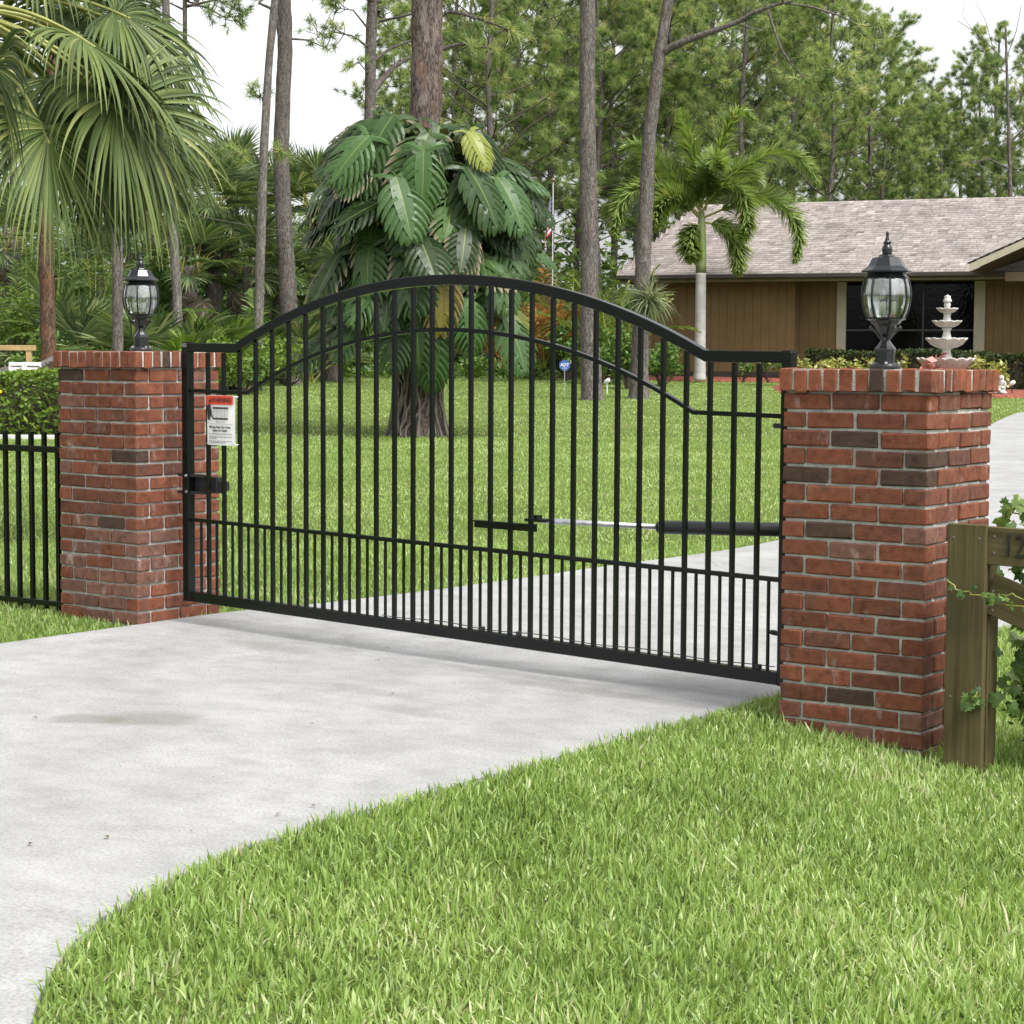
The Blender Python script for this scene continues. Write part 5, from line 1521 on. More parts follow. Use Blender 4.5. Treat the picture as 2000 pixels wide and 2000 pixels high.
small_sabal('fan palm with hanging dead fronds behind the gate left post', 418, 45, 400, 1)
small_sabal('taller fan palm left of the thin pine trunk', 455, 50, 372, 2, sc_=1.0)
small_sabal('fan palm between the grey pine and the vine-covered tree', 612, 48, 395, 3)
small_sabal('fan palm right behind the thin pine trunk', 530, 49, 420, 4, n=18)
small_sabal('fan palm half hidden behind the farther lantern', 290, 49, 430, 5)
small_sabal('low fan palm right of the farther lantern', 372, 44, 520, 7, n=20, dead=7)
small_sabal('low fan palm crowded behind the thin pine trunk', 485, 45, 520, 8, n=20, dead=8)
small_sabal('low fan palm between the thin trunk and the grey pine', 545, 46, 560, 9, n=18, dead=5)
small_sabal('low fan palm just left of the farther lantern', 195, 45, 540, 10, n=20, dead=6)
small_sabal('low fan palm left of the vine-covered tree', 645, 46, 560, 11, n=18, dead=5)
small_sabal('fan palm in shade left of the orange pine trunk', 30, 48, 470, 6)


def palmetto(label, px, d, seed, n=14, sc_=1.0, ms=None, h=.25):
    g = ground_at(px, d); t = thing('palmetto', label, 'plant', tuple(g)); r4 = np.random.default_rng(seed); ms = ms or SFs
    for i in range(n):
        frond_at(t, ms[i % len(ms)], np.array([r4.normal(0, .15), r4.normal(0, .15), h]), i * 2.4 + r4.normal(0, .3), R(r4.uniform(5, 70)), sc_ * r4.uniform(.8, 1.3))
    return t


palmetto('bright palmetto low beside the gate left post', 430, 40, 1, 24, .95)
palmetto('palmetto in front of the pale trunk by the farther lantern', 385, 39, 2, 20, .85)
palmetto('low palmetto behind the farther pillar', 320, 40, 3, 14, 1.2, SF)
palmetto('palmetto at the foot of the grey pine', 600, 45, 4, 12, 1.0, SF)
palmetto('palmetto left of the farther lantern in deep shade', 160, 41, 5, 16, 1.3, SF)

# feather palms: foxtail by the house and clumping ones in the thicket
fg = np.append(ground_at(1367, 46.2)[:2], 1.02); H0_ = 3.15
fox = thing('foxtail_palm', 'feathery foxtail palm with grey ringed trunk in front of the house', 'palm', tuple(fg))
RING = plain('ringed_palm_trunk', (0.36, 0.35, 0.33), .85, var=.15, nscale=6, bump=.2)
pr = []
for i in range(60):
    z = H0_ * .78 * i / 59; pr.append((.135 - .02 * z / H0_ + (.02 * math.exp(-z / .2)) - (.006 if i % 4 == 0 else 0), z - .05))
mb = MB(); mb.lathe(pr, 20); mb.build('trunk', RING, fox, smooth=True)
mb = MB(); mb.lathe([(.118, 2.40), (.125, 2.6), (.115, 3.1), (.095, 3.5), (.065, 3.8)], 16); mb.build('crownshaft', plain('green_crownshaft', (0.17, 0.21, 0.085), .5, var=.15), fox, smooth=True)
FX = [([(0, 0), (-.21, 1.56), (-.46, 2.30)], .35, 0.), ([(.07, .14), (.35, 1.38), (.71, 2.34), (1.10, 1.95)], -.25, .05), ([(.1, .3), (.89, 1.13), (1.77, 1.45), (2.30, 1.03), (2.45, .64)], -.3, .08), ([(.07, .0), (1.24, .50), (1.84, .21), (2.13, -.39), (1.98, -.96)], -.35, .05),
      ([(.07, .3), (.53, .78), (.89, .43), (.92, -.32), (.71, -.5)], -.95, .15), ([(0, -.1), (.53, -.2), (.78, -.62), (.74, -1.2)], -.55, .45), ([(0, .1), (-.89, 1.13), (-1.42, 1.56), (-1.75, 1.42)], .25, 0.), ([(-.07, .07), (-.89, .71), (-1.67, .5), (-1.91, -.21), (-1.85, -.5)], -.4, .0),
      ([(-.07, 0), (-.53, .43), (-.96, .2), (-1.1, -.3)], -.9, .3), ([(0, -.1), (-.21, -.30), (-.28, -.58), (-.22, -.9)], -.5, .4), ([(0, .1), (-.5, 1.0), (-.95, 1.15), (-1.2, .8)], .95, -.05), ([(0, .1), (.55, .9), (1.05, 1.1), (1.4, .7)], 1.0, -.05), ([(0, .2), (.1, .9), (.25, 1.2), (.3, .9)], -1.1, .1)]
r4 = np.random.default_rng(9)
for arc_, dp, tone in FX:
    n_ = len(arc_); pts = [r0 * a * 1.06 + Zv * (3.68 + b * 1.08) + f0 * dp * (q / (n_ - 1)) for q, (a, b) in enumerate(arc_)]
    L, ra = pinnate(r4, (0, 0, 0), (0, 0, 1), 1, 0, 640, .50, .021, 'plume', tone=tone * .35 - .06, arc_pts=pts)
    f = ob('frond', L.mesh('frond', FOXT), fox); ob('rachis', wood_mesh('rachis', [(ra, np.linspace(.03, .006, len(ra)))], PETIOLE, 6), f)



def feather_palm(label, px, d, n, ln, seed, m=ARECA, h=.3, leaf=.38):
    g = ground_at(px, d); t = thing('feather_palm', label, 'palm', tuple(g)); r5 = np.random.default_rng(seed)
    for i in range(n):
        az = i * 2.4 + r5.normal(0, .3); el = R(r5.uniform(40, 84)); d_ = np.array([math.cos(az) * math.cos(el), math.sin(az) * math.cos(el), math.sin(el)])
        L, ra = pinnate(r5, (r5.normal(0, .12), r5.normal(0, .12), h), d_, ln * r5.uniform(.75, 1.15), r5.uniform(.08, .16), 70, leaf, .018, 'flat', tone=r5.normal(0, .1))
        f = ob('frond', L.mesh('frond', m), t); ob('rachis', wood_mesh('rachis', [(ra, np.linspace(.018, .004, len(ra)))], PETIOLE, 5), f)
    return t


feather_palm('yellow-green feather palm between the straight and leaning trunks', 1195, 45, 14, 2.3, 1)
feather_palm('feather palm beside the straight grey trunk, farther back', 1120, 50, 12, 2.6, 2)
feather_palm('dark arching feather palm left of the farther lantern', 175, 43, 14, 3.0, 3, SHRUB)
feather_palm('arching feather palm behind the orange trunk', 60, 44, 12, 2.8, 4, SHRUB)
feather_palm('drying orange feather palm right of the vine-covered tree', 1060, 47, 12, 2.3, 5, ORANGEF)
feather_palm('half-dead feather palm seen through the middle of the gate', 985, 46, 9, 2.0, 6, ORANGEF)
feather_palm('brownish feather palm left of the vine-covered tree', 650, 47, 11, 2.2, 7, DRYF)
feather_palm('green feather palm at the foot of the far trees', 705, 50, 11, 2.4, 8, SHRUB)
feather_palm('green feather palm under the fan palms', 480, 44, 11, 2.2, 9, SHRUB)

# shrubs along the edge of the lawn
rs = np.random.default_rng(55)
SH = [(20, 43, (3, 2, 2.2), SHRUB_LT, 'bright shrub at the far left behind the hedge'), (70, 47, (3, 2, 3.0), SHRUB, 'tall dark shrub behind the orange trunk'), (130, 45, (2.4, 2, 1.9), SHRUB_LT, 'light shrub right of the orange trunk'),
      (200, 48, (3, 2, 2.6), SHRUB, 'dark shrub behind the grey trunk by the lantern'), (270, 43, (2.2, 2, 1.3), SHRUB, 'shrub low behind the farther lantern'), (400, 42, (2.0, 1.6, 1.5), SHRUB_LT, 'yellow-green bush above the gate left post'), (455, 40, (2.0, 1.6, 1.35), SHRUB_LT, 'bright bush left of the thin pine trunk'),
      (372, 38.5, (1.5, 1.2, .95), SHRUB_LT, 'small yellow-green bush just right of the farther lantern'), (425, 38, (1.5, 1.2, 1.25), SHRUB_LT, 'leafy light bush rising over the gate flat left end'), (478, 38.5, (1.2, 1.2, .9), SHRUB, 'small bush at the foot of the thin pine trunk'), (310, 44, (2.4, 1.6, 2.0), SHRUB, 'dark tall bush right behind the farther lantern'), (110, 40, (2.0, 1.6, 1.3), SHRUB, 'dark bush at the foot of the orange trunk'), (350, 47, (2.6, 1.8, 3.2), SHRUB, 'tall dark thicket bush behind the pale grey trunk'), (560, 43, (1.6, 1.4, 1.2), SHRUB_LT, 'light bush at the foot of the grey pine'),
      (530, 47, (2.0, 1.6, 1.6), SHRUB, 'bush between the thin trunk and the grey pine'), (640, 49, (2.4, 1.8, 1.5), SHRUB, 'dark bush at the lawn edge left of the vine-covered tree'), (720, 51, (2.6, 1.8, 1.5), SHRUB, 'dark bush at the foot of the forked pine'), (800, 52, (2.6, 1.8, 1.7), HEDGE_DK, 'deep green bush behind the vine-covered trunk'),
      (900, 51, (2.6, 1.8, 1.6), SHRUB, 'bush seen through the gate right of the vine-covered trunk'), (960, 50, (2.2, 1.8, 1.3), HEDGE_DK, 'dark low bush left of the flag pole'), (1040, 50, (2.4, 1.8, 1.5), SHRUB, 'bush behind the flag pole foot'), (1110, 47, (2.2, 1.6, 1.5), SHRUB, 'bush behind the small blue yard sign'), (1180, 45, (2.2, 1.6, 1.3), SHRUB, 'bush right of the straight grey trunk'),
      (1225, 42, (1.7, 1.4, 1.5), SHRUB, 'bush behind the leaning pine'), (1290, 43.5, (1.3, 1.2, 1.15), SHRUB, 'bush at the house left corner')]
for i, (px, d, sz, m, lab) in enumerate(SH):
    g = ground_at(px, d); shrub('shrub', lab, g, sz, int(2600 * sz[0] * sz[2] / 4), .11 if d < 46 else .13, m, seed=60 + i)
for i, (px, d, hgt, lab) in enumerate(((1300, 44.2, .75, 'small broad-leaved plant left of the foxtail palm'), (1452, 44.5, .55, 'small rose bush before the house wall'), (1500, 44.6, .6, 'small bush at the wall corner'), (1530, 44.4, .5, 'small bush next to the clipped hedge'))):
    g = np.append(ground_at(px, d)[:2], 1.0); shrub('small_plant', lab, g, (.5, .5, hgt), 130, .11 if i else .24, SHRUB_LT if i == 0 else SHRUB, 'plant', 90 + i)
# tuft of air plant on the leaning pine
ap = at(1268, 585, 37.45); air = thing('air_plant', 'silvery hanging air plant tuft on the leaning pine', 'plant', tuple(ap)); r5 = np.random.default_rng(8)
for nm, n, upb, bend, ln, tone in (('upper_leaves', 150, .7, .18, .62, .1), ('hanging_leaves', 170, -.2, .45, .75, -.15)):
    D = rand_dirs(n, r5); D[:, 2] = D[:, 2] * .5 + upb; D /= np.linalg.norm(D, axis=1)[:, None]
    P = droop_lines(r5.normal(0, .05, (n, 3)), D, ln * r5.uniform(.5, 1.1, n), 7, bend * r5.uniform(.6, 1.4, n), .8)
    L = Leaves(); L.strips(P, perp(D, r5)[:, None, :] * (np.array([1, 1, .9, .7, .5, .3, .05]) * .011)[None, :, None], np.clip(r5.normal(.5, .2, n) + tone, 0, 1)); ob(nm, L.mesh(nm, SILVERG), air)

# ------------------------------------------------------------------ garden in front of the house
def oriented(px, d, z=None):
    g = ground_at(px, d)
    return g if z is None else np.array([g[0], g[1], z])


hg = oriented(1755, 43.2)
hd1 = thing('clipped_hedge', 'long dark clipped hedge under the house window', 'hedge', tuple(hg), HA)
ob('foliage', hedge_mesh('foliage', 3.9, .8, .80, .07, HEDGE_DK, 4, 1300), hd1)
mb = MB(); mb.box((0, 0, .36), (3.7, .6, .70)); mb.build('inner_twigs', TWIG, hd1)
hg2 = oriented(1935, 42.0)
hd2 = thing('clipped_hedge', 'dark clipped hedge right of the fountain', 'hedge', tuple(hg2), HA)
ob('foliage', hedge_mesh('foliage', 1.7, .8, .74, .07, HEDGE_DK, 5, 1300), hd2)
mb = MB(); mb.box((0, 0, .33), (1.5, .6, .64)); mb.build('inner_twigs', TWIG, hd2)
for i, px in enumerate((1580, 1610, 1640, 1668, 1696, 1724, 1752, 1890, 1918, 1946)):
    g = oriented(px, 41.6 if px < 1800 else 40.9)
    names = ['leftmost', 'second', 'third', 'fourth', 'fifth', 'sixth', 'seventh']
    lab = f'{names[i]} variegated yellow plant from the left in the row before the hedge' if i < 7 else ('variegated yellow plant just right of the fountain', 'variegated yellow plant between the fountain and the figurine', 'variegated yellow plant above the seated figurine')[i - 7]
    shrub('variegated_plant', lab, g, (.56, .45, .80 if i < 7 else .78), 190, .12, VARIEG, 'plant', 120 + i, 'yellow plants before the hedge', 4)
g = oriented(1826, 40.0); shrub('caladium', 'pink-leaved plant in front of the fountain basin', g, (.66, .4, .92), 46, .22, PINKL, 'plant', 140, stems=8, shell=.4, aspect=.55)

ft = thing('garden_fountain', 'white four-tier stone fountain in front of the house window', 'fountain', tuple(oriented(1848, 41.0)))
fz = float(ft.location.z)
scallop = lambda k: (lambda i, a: .045 * np.abs(np.sin(a * k / 2)) ** .7 if True else 0)


def bowl(name, rim, z, depth, foot, lobes, parent=ft):
    pf = [(foot, z - depth), (foot * 1.25, z - depth * .97), (rim * .52, z - depth * .88), (rim * .78, z - depth * .58), (rim * .92, z - depth * .22), (rim, z - .01), (rim * 1.01, z + .012), (rim * .95, z + .016), (rim * .86, z - .02), (rim * .5, z - depth * .35), (.03, z - depth * .4)]
    wt = [0, .2, .6, .9, 1, 1.2, 1.2, 1, .6, .2, 0]
    mb = MB(); mb.lathe([(r_, q - fz) for r_, q in pf], lobes * 8, scal=lambda i, a: .055 * wt[i] * (np.abs(np.sin(a * lobes / 2)) ** .8 - .6))
    o = mb.build(name, STONE, parent, smooth=True)
    V = o.data.vertices
    n = lobes * 8
    for i in (4, 5, 6, 7):
        for j in range(n):
            V[i * n + j].co.z += .030 * rim / .45 * (abs(math.sin((j / n) * 2 * PI * lobes / 2)) - .55)
    return o


def column(name, prof):
    mb = MB(); mb.lathe([(r_, q - fz) for r_, q in prof], 20); return mb.build(name, STONE, ft, smooth=True)


column('pedestal', [(.30, fz - .05), (.30, fz + .08), (.22, fz + .12), (.18, 1.15), (.2, 1.24)])
bowl('basin', .588, 1.485, .27, .2, 16)
column('column', [(.10, 1.30), (.13, 1.47), (.118, 1.52), (.095, 1.60), (.088, 1.68), (.115, 1.71)])
bowl('bowl', .415, 1.895, .195, .11, 12)
column('column', [(.09, 1.78), (.107, 1.90), (.09, 1.95), (.070, 2.04), (.075, 2.07), (.098, 2.085), (.098, 2.105), (.08, 2.13)])
bowl('bowl', .293, 2.25, .125, .08, 10)
column('column', [(.08, 2.19), (.088, 2.25), (.078, 2.30), (.068, 2.36), (.078, 2.42)])
bowl('bowl', .212, 2.508, .09, .065, 8)
column('finial', [(.05, 2.46), (.052, 2.53), (.064, 2.56), (.068, 2.60), (.06, 2.635), (.09, 2.655), (.094, 2.668), (.074, 2.70), (.062, 2.74), (.066, 2.765), (.04, 2.775), (.012, 2.78), (.01, 2.80)])

# little seated stone figure
sg = oriented(1957, 39.3); st = thing('seated_figurine', 'small white stone figurine sitting near the right edge of the bed', 'statue', (sg[0], sg[1], sg[2] + .03), HA - .3)
bm = bmesh.new()
for (c, s_) in (((0, 0, .335), (.052, .055, .058)), ((0, .004, .22), (.082, .06, .10)), ((0, 0, .13), (.095, .075, .07)), ((-.09, -.02, .20), (.028, .03, .075)), ((.09, -.02, .20), (.028, .03, .075)), ((-.065, -.07, .145), (.035, .05, .028)), ((.065, -.07, .145), (.035, .05, .028)), ((-.075, -.07, .055), (.06, .085, .045)), ((.075, -.07, .055), (.06, .085, .045)), ((0, .01, .04), (.12, .1, .05)), ((0, -.05, .325), (.014, .014, .012)), ((0, .01, .275), (.036, .036, .04)), ((0, -.10, .10), (.05, .04, .035))):
    bmesh.ops.create_icosphere(bm, subdivisions=2, radius=1.0, matrix=Matrix.Translation(c) @ Matrix.Diagonal((*s_, 1)))
me = bpy.data.meshes.new('body'); bm.to_mesh(me); bm.free(); me.materials.append(STONE)
bo = ob('body', me, st); rm = bo.modifiers.new('merge', 'REMESH'); rm.mode = 'VOXEL'; rm.voxel_size = .009; rm.use_smooth_shade = True
WHITELAMP = plain('white_lamp', (0.7, 0.7, 0.7), .4, var=.05)
for i, (px, d, lab) in enumerate(((1978, 39.6, 'small white spotlight beside the seated figurine'), (1186, 39.5, 'small white curved garden light right of the straight trunk'))):
    g = oriented(px, d); t = thing('garden_light', lab, 'light', tuple(g))
    mb = MB(); mb.tube([(0, 0, -.05), (0, 0, .16), (.01, 0, .22)], .012, 8); mb.build('stem', WHITELAMP if i else BLACKM, t)
    mb = MB(); mb.tube([(-.055, 0, .20), (-.01, 0, .245), (.05, -.01, .285), (.06, -.01, .29)], [.035, .045, .038, .01], 12); mb.build('head', WHITELAMP, t, smooth=True)

# ------------------------------------------------------------------ flag pole and yard sign
pgd = oriented(1078, 42.0); ptop = at(1078, 352, 42.0)
fp = thing('flag_pole', 'white flag pole behind the right edge of the leafy vine', 'flag pole', tuple(pgd))
mb = MB(); mb.tube([(0, 0, -.1), (0, 0, ptop[2] - pgd[2])], [.013, .010], 12); mb.build('pole', plain('white_pole', (0.42, 0.42, 0.43), .5), fp, smooth=True)
mb = MB(); mb.lathe([(.0, -.04), (.035, -.02), (.045, .01), (.03, .04), (.0, .05)], 12, (0, 0, ptop[2] - pgd[2])); mb.build('ball', BRASS, fp, smooth=True)


def mat_flag():
    m, t, o = newmat('flag_cloth')
    uv = N(t, 'ShaderNodeUVMap'); uv.uv_map = 'cloth'; sp = t.nodes.new('ShaderNodeSeparateXYZ'); t.links.new(uv.outputs[0], sp.inputs[0])
    def mth(op, a, b=None, c=None):
        n = N(t, 'ShaderNodeMath', operation=op)
        for i, v in enumerate((a, b, c)):
            if v is None: continue
            if isinstance(v, (int, float)): n.inputs[i].default_value = v
            else: t.links.new(v, n.inputs[i])
        return n.outputs[0]
    stripe = mth('LESS_THAN', mth('MODULO', mth('MULTIPLY', sp.outputs[1], 13.0), 2.0), 1.0)
    c = mix(t, stripe, (0.72, 0.70, 0.68), (0.42, 0.025, 0.03))
    un = mth('MULTIPLY', mth('LESS_THAN', sp.outputs[0], .42), mth('LESS_THAN', sp.outputs[1], .538))
    fx = mth('SUBTRACT', mth('FRACT', mth('MULTIPLY', sp.outputs[0], 6 / .42)), .5); fy = mth('SUBTRACT', mth('FRACT', mth('MULTIPLY', sp.outputs[1], 5 / .538)), .5)
    star = mth('LESS_THAN', mth('ADD', mth('MULTIPLY', fx, fx), mth('MULTIPLY', fy, fy)), .075)
    blue = mix(t, star, (0.018, 0.03, 0.13), (0.7, 0.7, 0.7))
    c = mix(t, un, c, blue)
    p = N(t, 'ShaderNodeBsdfPrincipled', Roughness=.8); t.links.new(c, p.inputs['Base Color']); t.links.new(p.outputs[0], o.inputs[0])
    return m


fl = thing('flag', 'limp red, white and blue striped flag hanging on the pole', 'flag', (pgd[0], pgd[1], ptop[2] - .30))
V = []; F = []; UV = []
na, nb_ = 40, 16
for i in range(na + 1):
    for j in range(nb_ + 1):
        a, b = i / na, j / nb_
        off = .03 + .20 * (1 - (1 - a) ** 2) * (.55 + .45 * b) * (1 - .25 * a); dz = -b * .80 - .62 * a ** 1.1 * (1 - .35 * b); dep = .05 * math.sin(a * 15 + b * 1.5) * (.3 + a)
        P_ = -r0 * off + f0 * dep; V.append((P_[0], P_[1], dz)); UV.append((a, b))
for i in range(na):
    for j in range(nb_):
        q = i * (nb_ + 1) + j; F.append((q, q + 1, q + nb_ + 2, q + nb_ + 1))
me = bpy.data.meshes.new('cloth'); me.from_pydata(V, [], F); me.materials.append(mat_flag()); ul = me.uv_layers.new(name='cloth')
for lp in me.loops: ul.data[lp.index].uv = UV[lp.vertex_index]
me.polygons.foreach_set('use_smooth', [True] * len(F)); me.update(); ob('cloth', me, fl)

yg = oriented(1103, 38.0); yz = 1.325 - yg[2]
face = math.atan2(r0[1], r0[0])
ys = thing('yard_sign', 'small blue eight-sided yard sign on a thin stake', 'sign', tuple(yg), face)
SIGNB = plain('sign_blue', (0.055, 0.12, 0.40), .4, var=.05)
mb = MB(); mb.tube([(0, 0, -.1), (0, 0, yz)], .008, 6); mb.build('stake', STEEL, ys)
Vo = []; 
for yq in (-.006, .006):
    Vo += [(.108 * math.cos(a), yq, yz + .108 * math.sin(a)) for a in np.arange(8) * PI / 4 + PI / 8]
mb = MB(); mb.add(np.array(Vo), [tuple(range(8)), tuple(range(15, 7, -1))] + [(i, i + 8, (i + 1) % 8 + 8, (i + 1) % 8) for i in range(8)]); bd = mb.build('panel', SIGNB, ys)
text('lettering', 'ADT', WHITEP, bd, (0, -.0075, yz + .008), .085, (PI / 2, 0, 0), sx=.95, bold=.002)
mb = MB(); mb.box((0, -.0075, yz - .052), (.10, .001, .007)); mb.build('small_print', WHITEP, bd)

# ------------------------------------------------------------------ left-hand garden: clipped hedge, edging, frame and chairs
lg = site(-6.35, 26.2); lg[2] = float(zg(lg[0], lg[1]))
lh = thing('clipped_hedge', 'light green clipped hedge behind the iron fence at left', 'hedge', tuple(lg), math.atan2(r0[1], r0[0]))
ob('foliage', hedge_mesh('foliage', 2.6, 1.1, .80, .085, SHRUB_LT, 14, 1000), lh)
r6 = np.random.default_rng(2); wood = []
for i in range(60):
    x = r6.uniform(-1.25, 1.25); y = r6.uniform(-.5, .1); wood.append((np.array([(x, y * .5, 0), (x + r6.normal(0, .1), y, .35), (x + r6.normal(0, .18), y + r6.normal(0, .08), r6.uniform(.5, .78))]), np.array([.016, .011, .006])))
ob('twigs', wood_mesh('twigs', wood, ROOT), lh)
mb = MB(); mb.box((0, .1, .36), (2.4, .5, .64)); mb.build('inner_twigs', TWIG, lh)
mb = MB(); mb.lathe([(.0, -.02), (.03, -.01), (.035, .015), (.0, .03)], 8, (-.20, -.60, .55)); mb.build('blossom', plain('yellow_blossom', (0.75, 0.45, 0.03), .6), lh)
eg = site(-6.2, 25.2); eg[2] = float(zg(eg[0], eg[1]))
mb = MB(); mb.box((0, 0, .01), (3.4, .16, .07), ch=.006); ed = mb.build('edging', plain('pale_kerb', (0.5, 0.5, 0.49), .8), None, loc=tuple(eg), rot=(0, 0, math.atan2(r0[1], r0[0]))); tag(ed, 'pale concrete edging strip along the left clipped hedge', 'edging')
wfm = site(-8.55, 34.0); wfm[2] = float(zg(wfm[0], wfm[1]))
fm = thing('wooden_frame', 'tan wooden rail frame behind the left clipped hedge', 'frame', tuple(wfm), math.atan2(r0[1], r0[0]))
for x in (-1.3, .36):
    mb = MB(); mb.box((x, 0, .44), (.09, .09, .95), ch=.004); mb.build('post', WOODT, fm)
mb = MB(); mb.box((-.5, -.005, .955), (1.94, .11, .09), ch=.004); mb.build('top_rail', WOODT, fm)
for i, (px, lab) in enumerate(((28, 'left one of two white slatted garden chairs behind the hedge'), (60, 'right one of two white slatted garden chairs behind the hedge'))):
    g = ground_at(px, 29.2); t = thing('garden_chair', lab, 'chair', tuple(g), math.atan2(r0[1], r0[0]) + (.15 if i else -.1), 'white chairs behind the hedge')
    WH = MATS.get('white_chair') or plain('white_chair', (0.68, 0.68, 0.68), .5)
    for s in (-1, 1):
        mb = MB(); mb.box((s * .12, .10, .42), (.03, .035, .86), ch=.003, rot=Matrix.Rotation(-.14, 3, 'X')); mb.build('leg', WH, t)
        mb = MB(); mb.box((s * .12, -.30, .2), (.03, .035, .42), ch=.003); mb.build('leg', WH, t)
    mb = MB(); mb.box((0, -.1, .40), (.28, .44, .03), ch=.004); mb.build('seat', WH, t)
    for k in range(5):
        mb = MB(); mb.box((0, .085 + .012 * k, .52 + .075 * k), (.23, .015, .048), ch=.003); mb.build('back_slat', WH, t)
lgp = np.array([at(-60, 742, 33), at(20, 725, 33), at(80, 715, 33), at(125, 690, 33.5)])
mb = MB(); mb.tube(lgp - lgp[1], [.10, .09, .07, .05], 10); fo = mb.build('fallen_branch', BARK, None, loc=tuple(lgp[1]), smooth=True); tag(fo, 'mossy leaning branch behind the white garden chairs', 'branch')
ca = np.array([at(x, y, d) for x, y, d in ((343, 405, 40), (400, 424, 41), (460, 436, 42), (557, 452, 43.8), (640, 466, 45))])
mb = MB(); mb.tube(ca - ca[0], .007, 5); cb = mb.build('overhead_cable', ROOT, None, loc=tuple(ca[0])); tag(cb, 'thin grey cable strung between the trunks at left', 'cable')

# ------------------------------------------------------------------ ivy on the board fence and plants behind it
def ivy_mesh(seed):
    r7 = np.random.default_rng(seed); out = [(0, 0), (.35, -.12), (.62, .12), (.42, .32), (.50, .62), (.20, .58), (0, 1.0), (-.20, .58), (-.50, .62), (-.42, .32), (-.62, .12), (-.35, -.12)]
    V = [(0, .35, .04)] + [(x * (1 + r7.normal(0, .06)), y * (1 + r7.normal(0, .05)), -.10 * x * x - .12 * y * y + r7.normal(0, .02)) for x, y in out]
    F = [(0, i + 1, (i + 1) % 12 + 1) for i in range(12)]
    me = bpy.data.meshes.new('leaf'); me.from_pydata(V, [], F); me.materials.append(IVY)
    a = me.attributes.new('rnd', 'FLOAT', 'POINT'); a.data.foreach_set('value', np.full(13, float(r7.uniform(.1, 1)), np.float32)); me.update()
    return me


IV = [ivy_mesh(i) for i in range(8)]


def ivy(label, lines, size, step, seed, spread=.03, cat='vine'):
    r7 = np.random.default_rng(seed); o_ = np.array(lines[0][0], float); t = thing('ivy_vine', label, cat, tuple(o_)); wood = []
    for ln in lines:
        P = np.array(ln, float) - o_; q = np.linspace(0, len(P) - 1, 20); P = np.stack([np.interp(q, range(len(P)), P[:, i]) for i in range(3)], 1) + r7.normal(0, .006, (20, 3)); wood.append((P, np.linspace(.0035, .0018, 20)))
        tot = np.linalg.norm(np.diff(P, axis=0), axis=1).sum(); n = max(2, int(tot / step))
        for i in range(n):
            x = r7.uniform(0, 18.99) if i else 18.9; a = int(x); p = P[a] + (P[a + 1] - P[a]) * (x - a) + r7.normal(0, spread, 3)
            y = unit(np.array([r7.normal(0, .6), r7.normal(-.3, .4), r7.normal(-.5, .5)])); nrm = unit(np.array([r7.normal(0, .35), -1 + r7.normal(0, .3), .6 + r7.normal(0, .4)])); xx = unit(np.cross(y, nrm)); nrm = np.cross(xx, y)
            ob('leaf', IV[r7.integers(0, 8)], t, tuple(p), basis_euler(xx, y, nrm), size * r7.uniform(.6, 1.25))
    ob('stem', wood_mesh('stem', wood, PETIOLE), t)
    return t


ivy('ivy runner with small pale leaves crossing the front of the fence board', [[(.15, -.15, .635), (.20, -.155, .60), (.30, -.16, .585), (.38, -.17, .565), (.55, -.17, .55)], [(.32, -.16, .58), (.40, -.18, .60), (.52, -.17, .58)]], .034, .035, 1, .012)
ivy('dark ivy hanging below the top board of the wooden fence', [[(.32, .02, .67), (.45, .0, .62), (.7, -.0, .60)], [(.40, .02, .64), (.46, .02, .52), (.48, .03, .40)], [(.34, .05, .40), (.44, .03, .36), (.60, .02, .34)], [(.50, .03, .6), (.55, .02, .45), (.60, .02, .30)], [(.36, .04, .30), (.40, .03, .18), (.5, .02, .1)], [(.45, .04, .42), (.42, .02, .28), (.46, .02, .18)]], .050, .013, 2, .045)
ivy('leafy ivy sprays rising above the wooden top board', [[(.45, .06, .78), (.40, .05, .88), (.36, .05, .93)], [(.55, .06, .78), (.48, .05, .92), (.46, .04, 1.0)], [(.42, .04, .84), (.34, .02, .88), (.30, .0, .86)], [(.52, .05, .8), (.5, .04, .9), (.52, .04, .97)]], .05, .022, 3, .02)
ivy('ivy sprig low on the front of the wooden upright board', [[(.27, -.125, .22), (.245, -.135, .20), (.215, -.14, .18)], [(.27, -.125, .22), (.25, -.14, .18)]], .034, .022, 4, .008)
shrub('shrub', 'dark leafy bush tangled behind the wooden fence', (.72, .50, -.05), (.9, .8, 1.0), 1700, .06, HEDGE_DK, seed=201)
shrub('shrub', 'low green weeds at the foot of the wooden fence', (.55, .12, -.08), (.7, .45, .45), 900, .045, SHRUB, seed=202)

# ------------------------------------------------------------------ far woodland and ground cover (uncountable)
r8 = np.random.default_rng(88); L = Leaves(); n = 90000
d = r8.uniform(62, 92, n); rr = r8.uniform(-1, 1, n) * (.30 * d + 8); pxx = 1000 + rr / d * FOC
hmax = np.interp(pxx, [-400, 100, 420, 560, 760, 1000, 1300, 2400], [8.5, 8.2, 7.2, 6.0, 5.4, 5.4, 4.6, 3.0]) * (.45 + .30 * np.sin(rr * .9 + d) ** 2 + .35 * np.sin(rr * .37 + 1.3 * np.sin(d * .5)) ** 2)
P = CAM[None] + f0[None] * d[:, None] + r0[None] * rr[:, None]; P[:, 2] = zg(P[:, 0], P[:, 1]) + hmax * r8.uniform(0, 1, n) ** 1.25
leaf_cloud(L, P, r8.uniform(.16, .42, n), r8, .45, .3); tag(ob('far_woodland', L.mesh('far_woodland', WOODLAND)), 'dim mass of distant undergrowth closing off the view', 'woodland', kind='stuff')
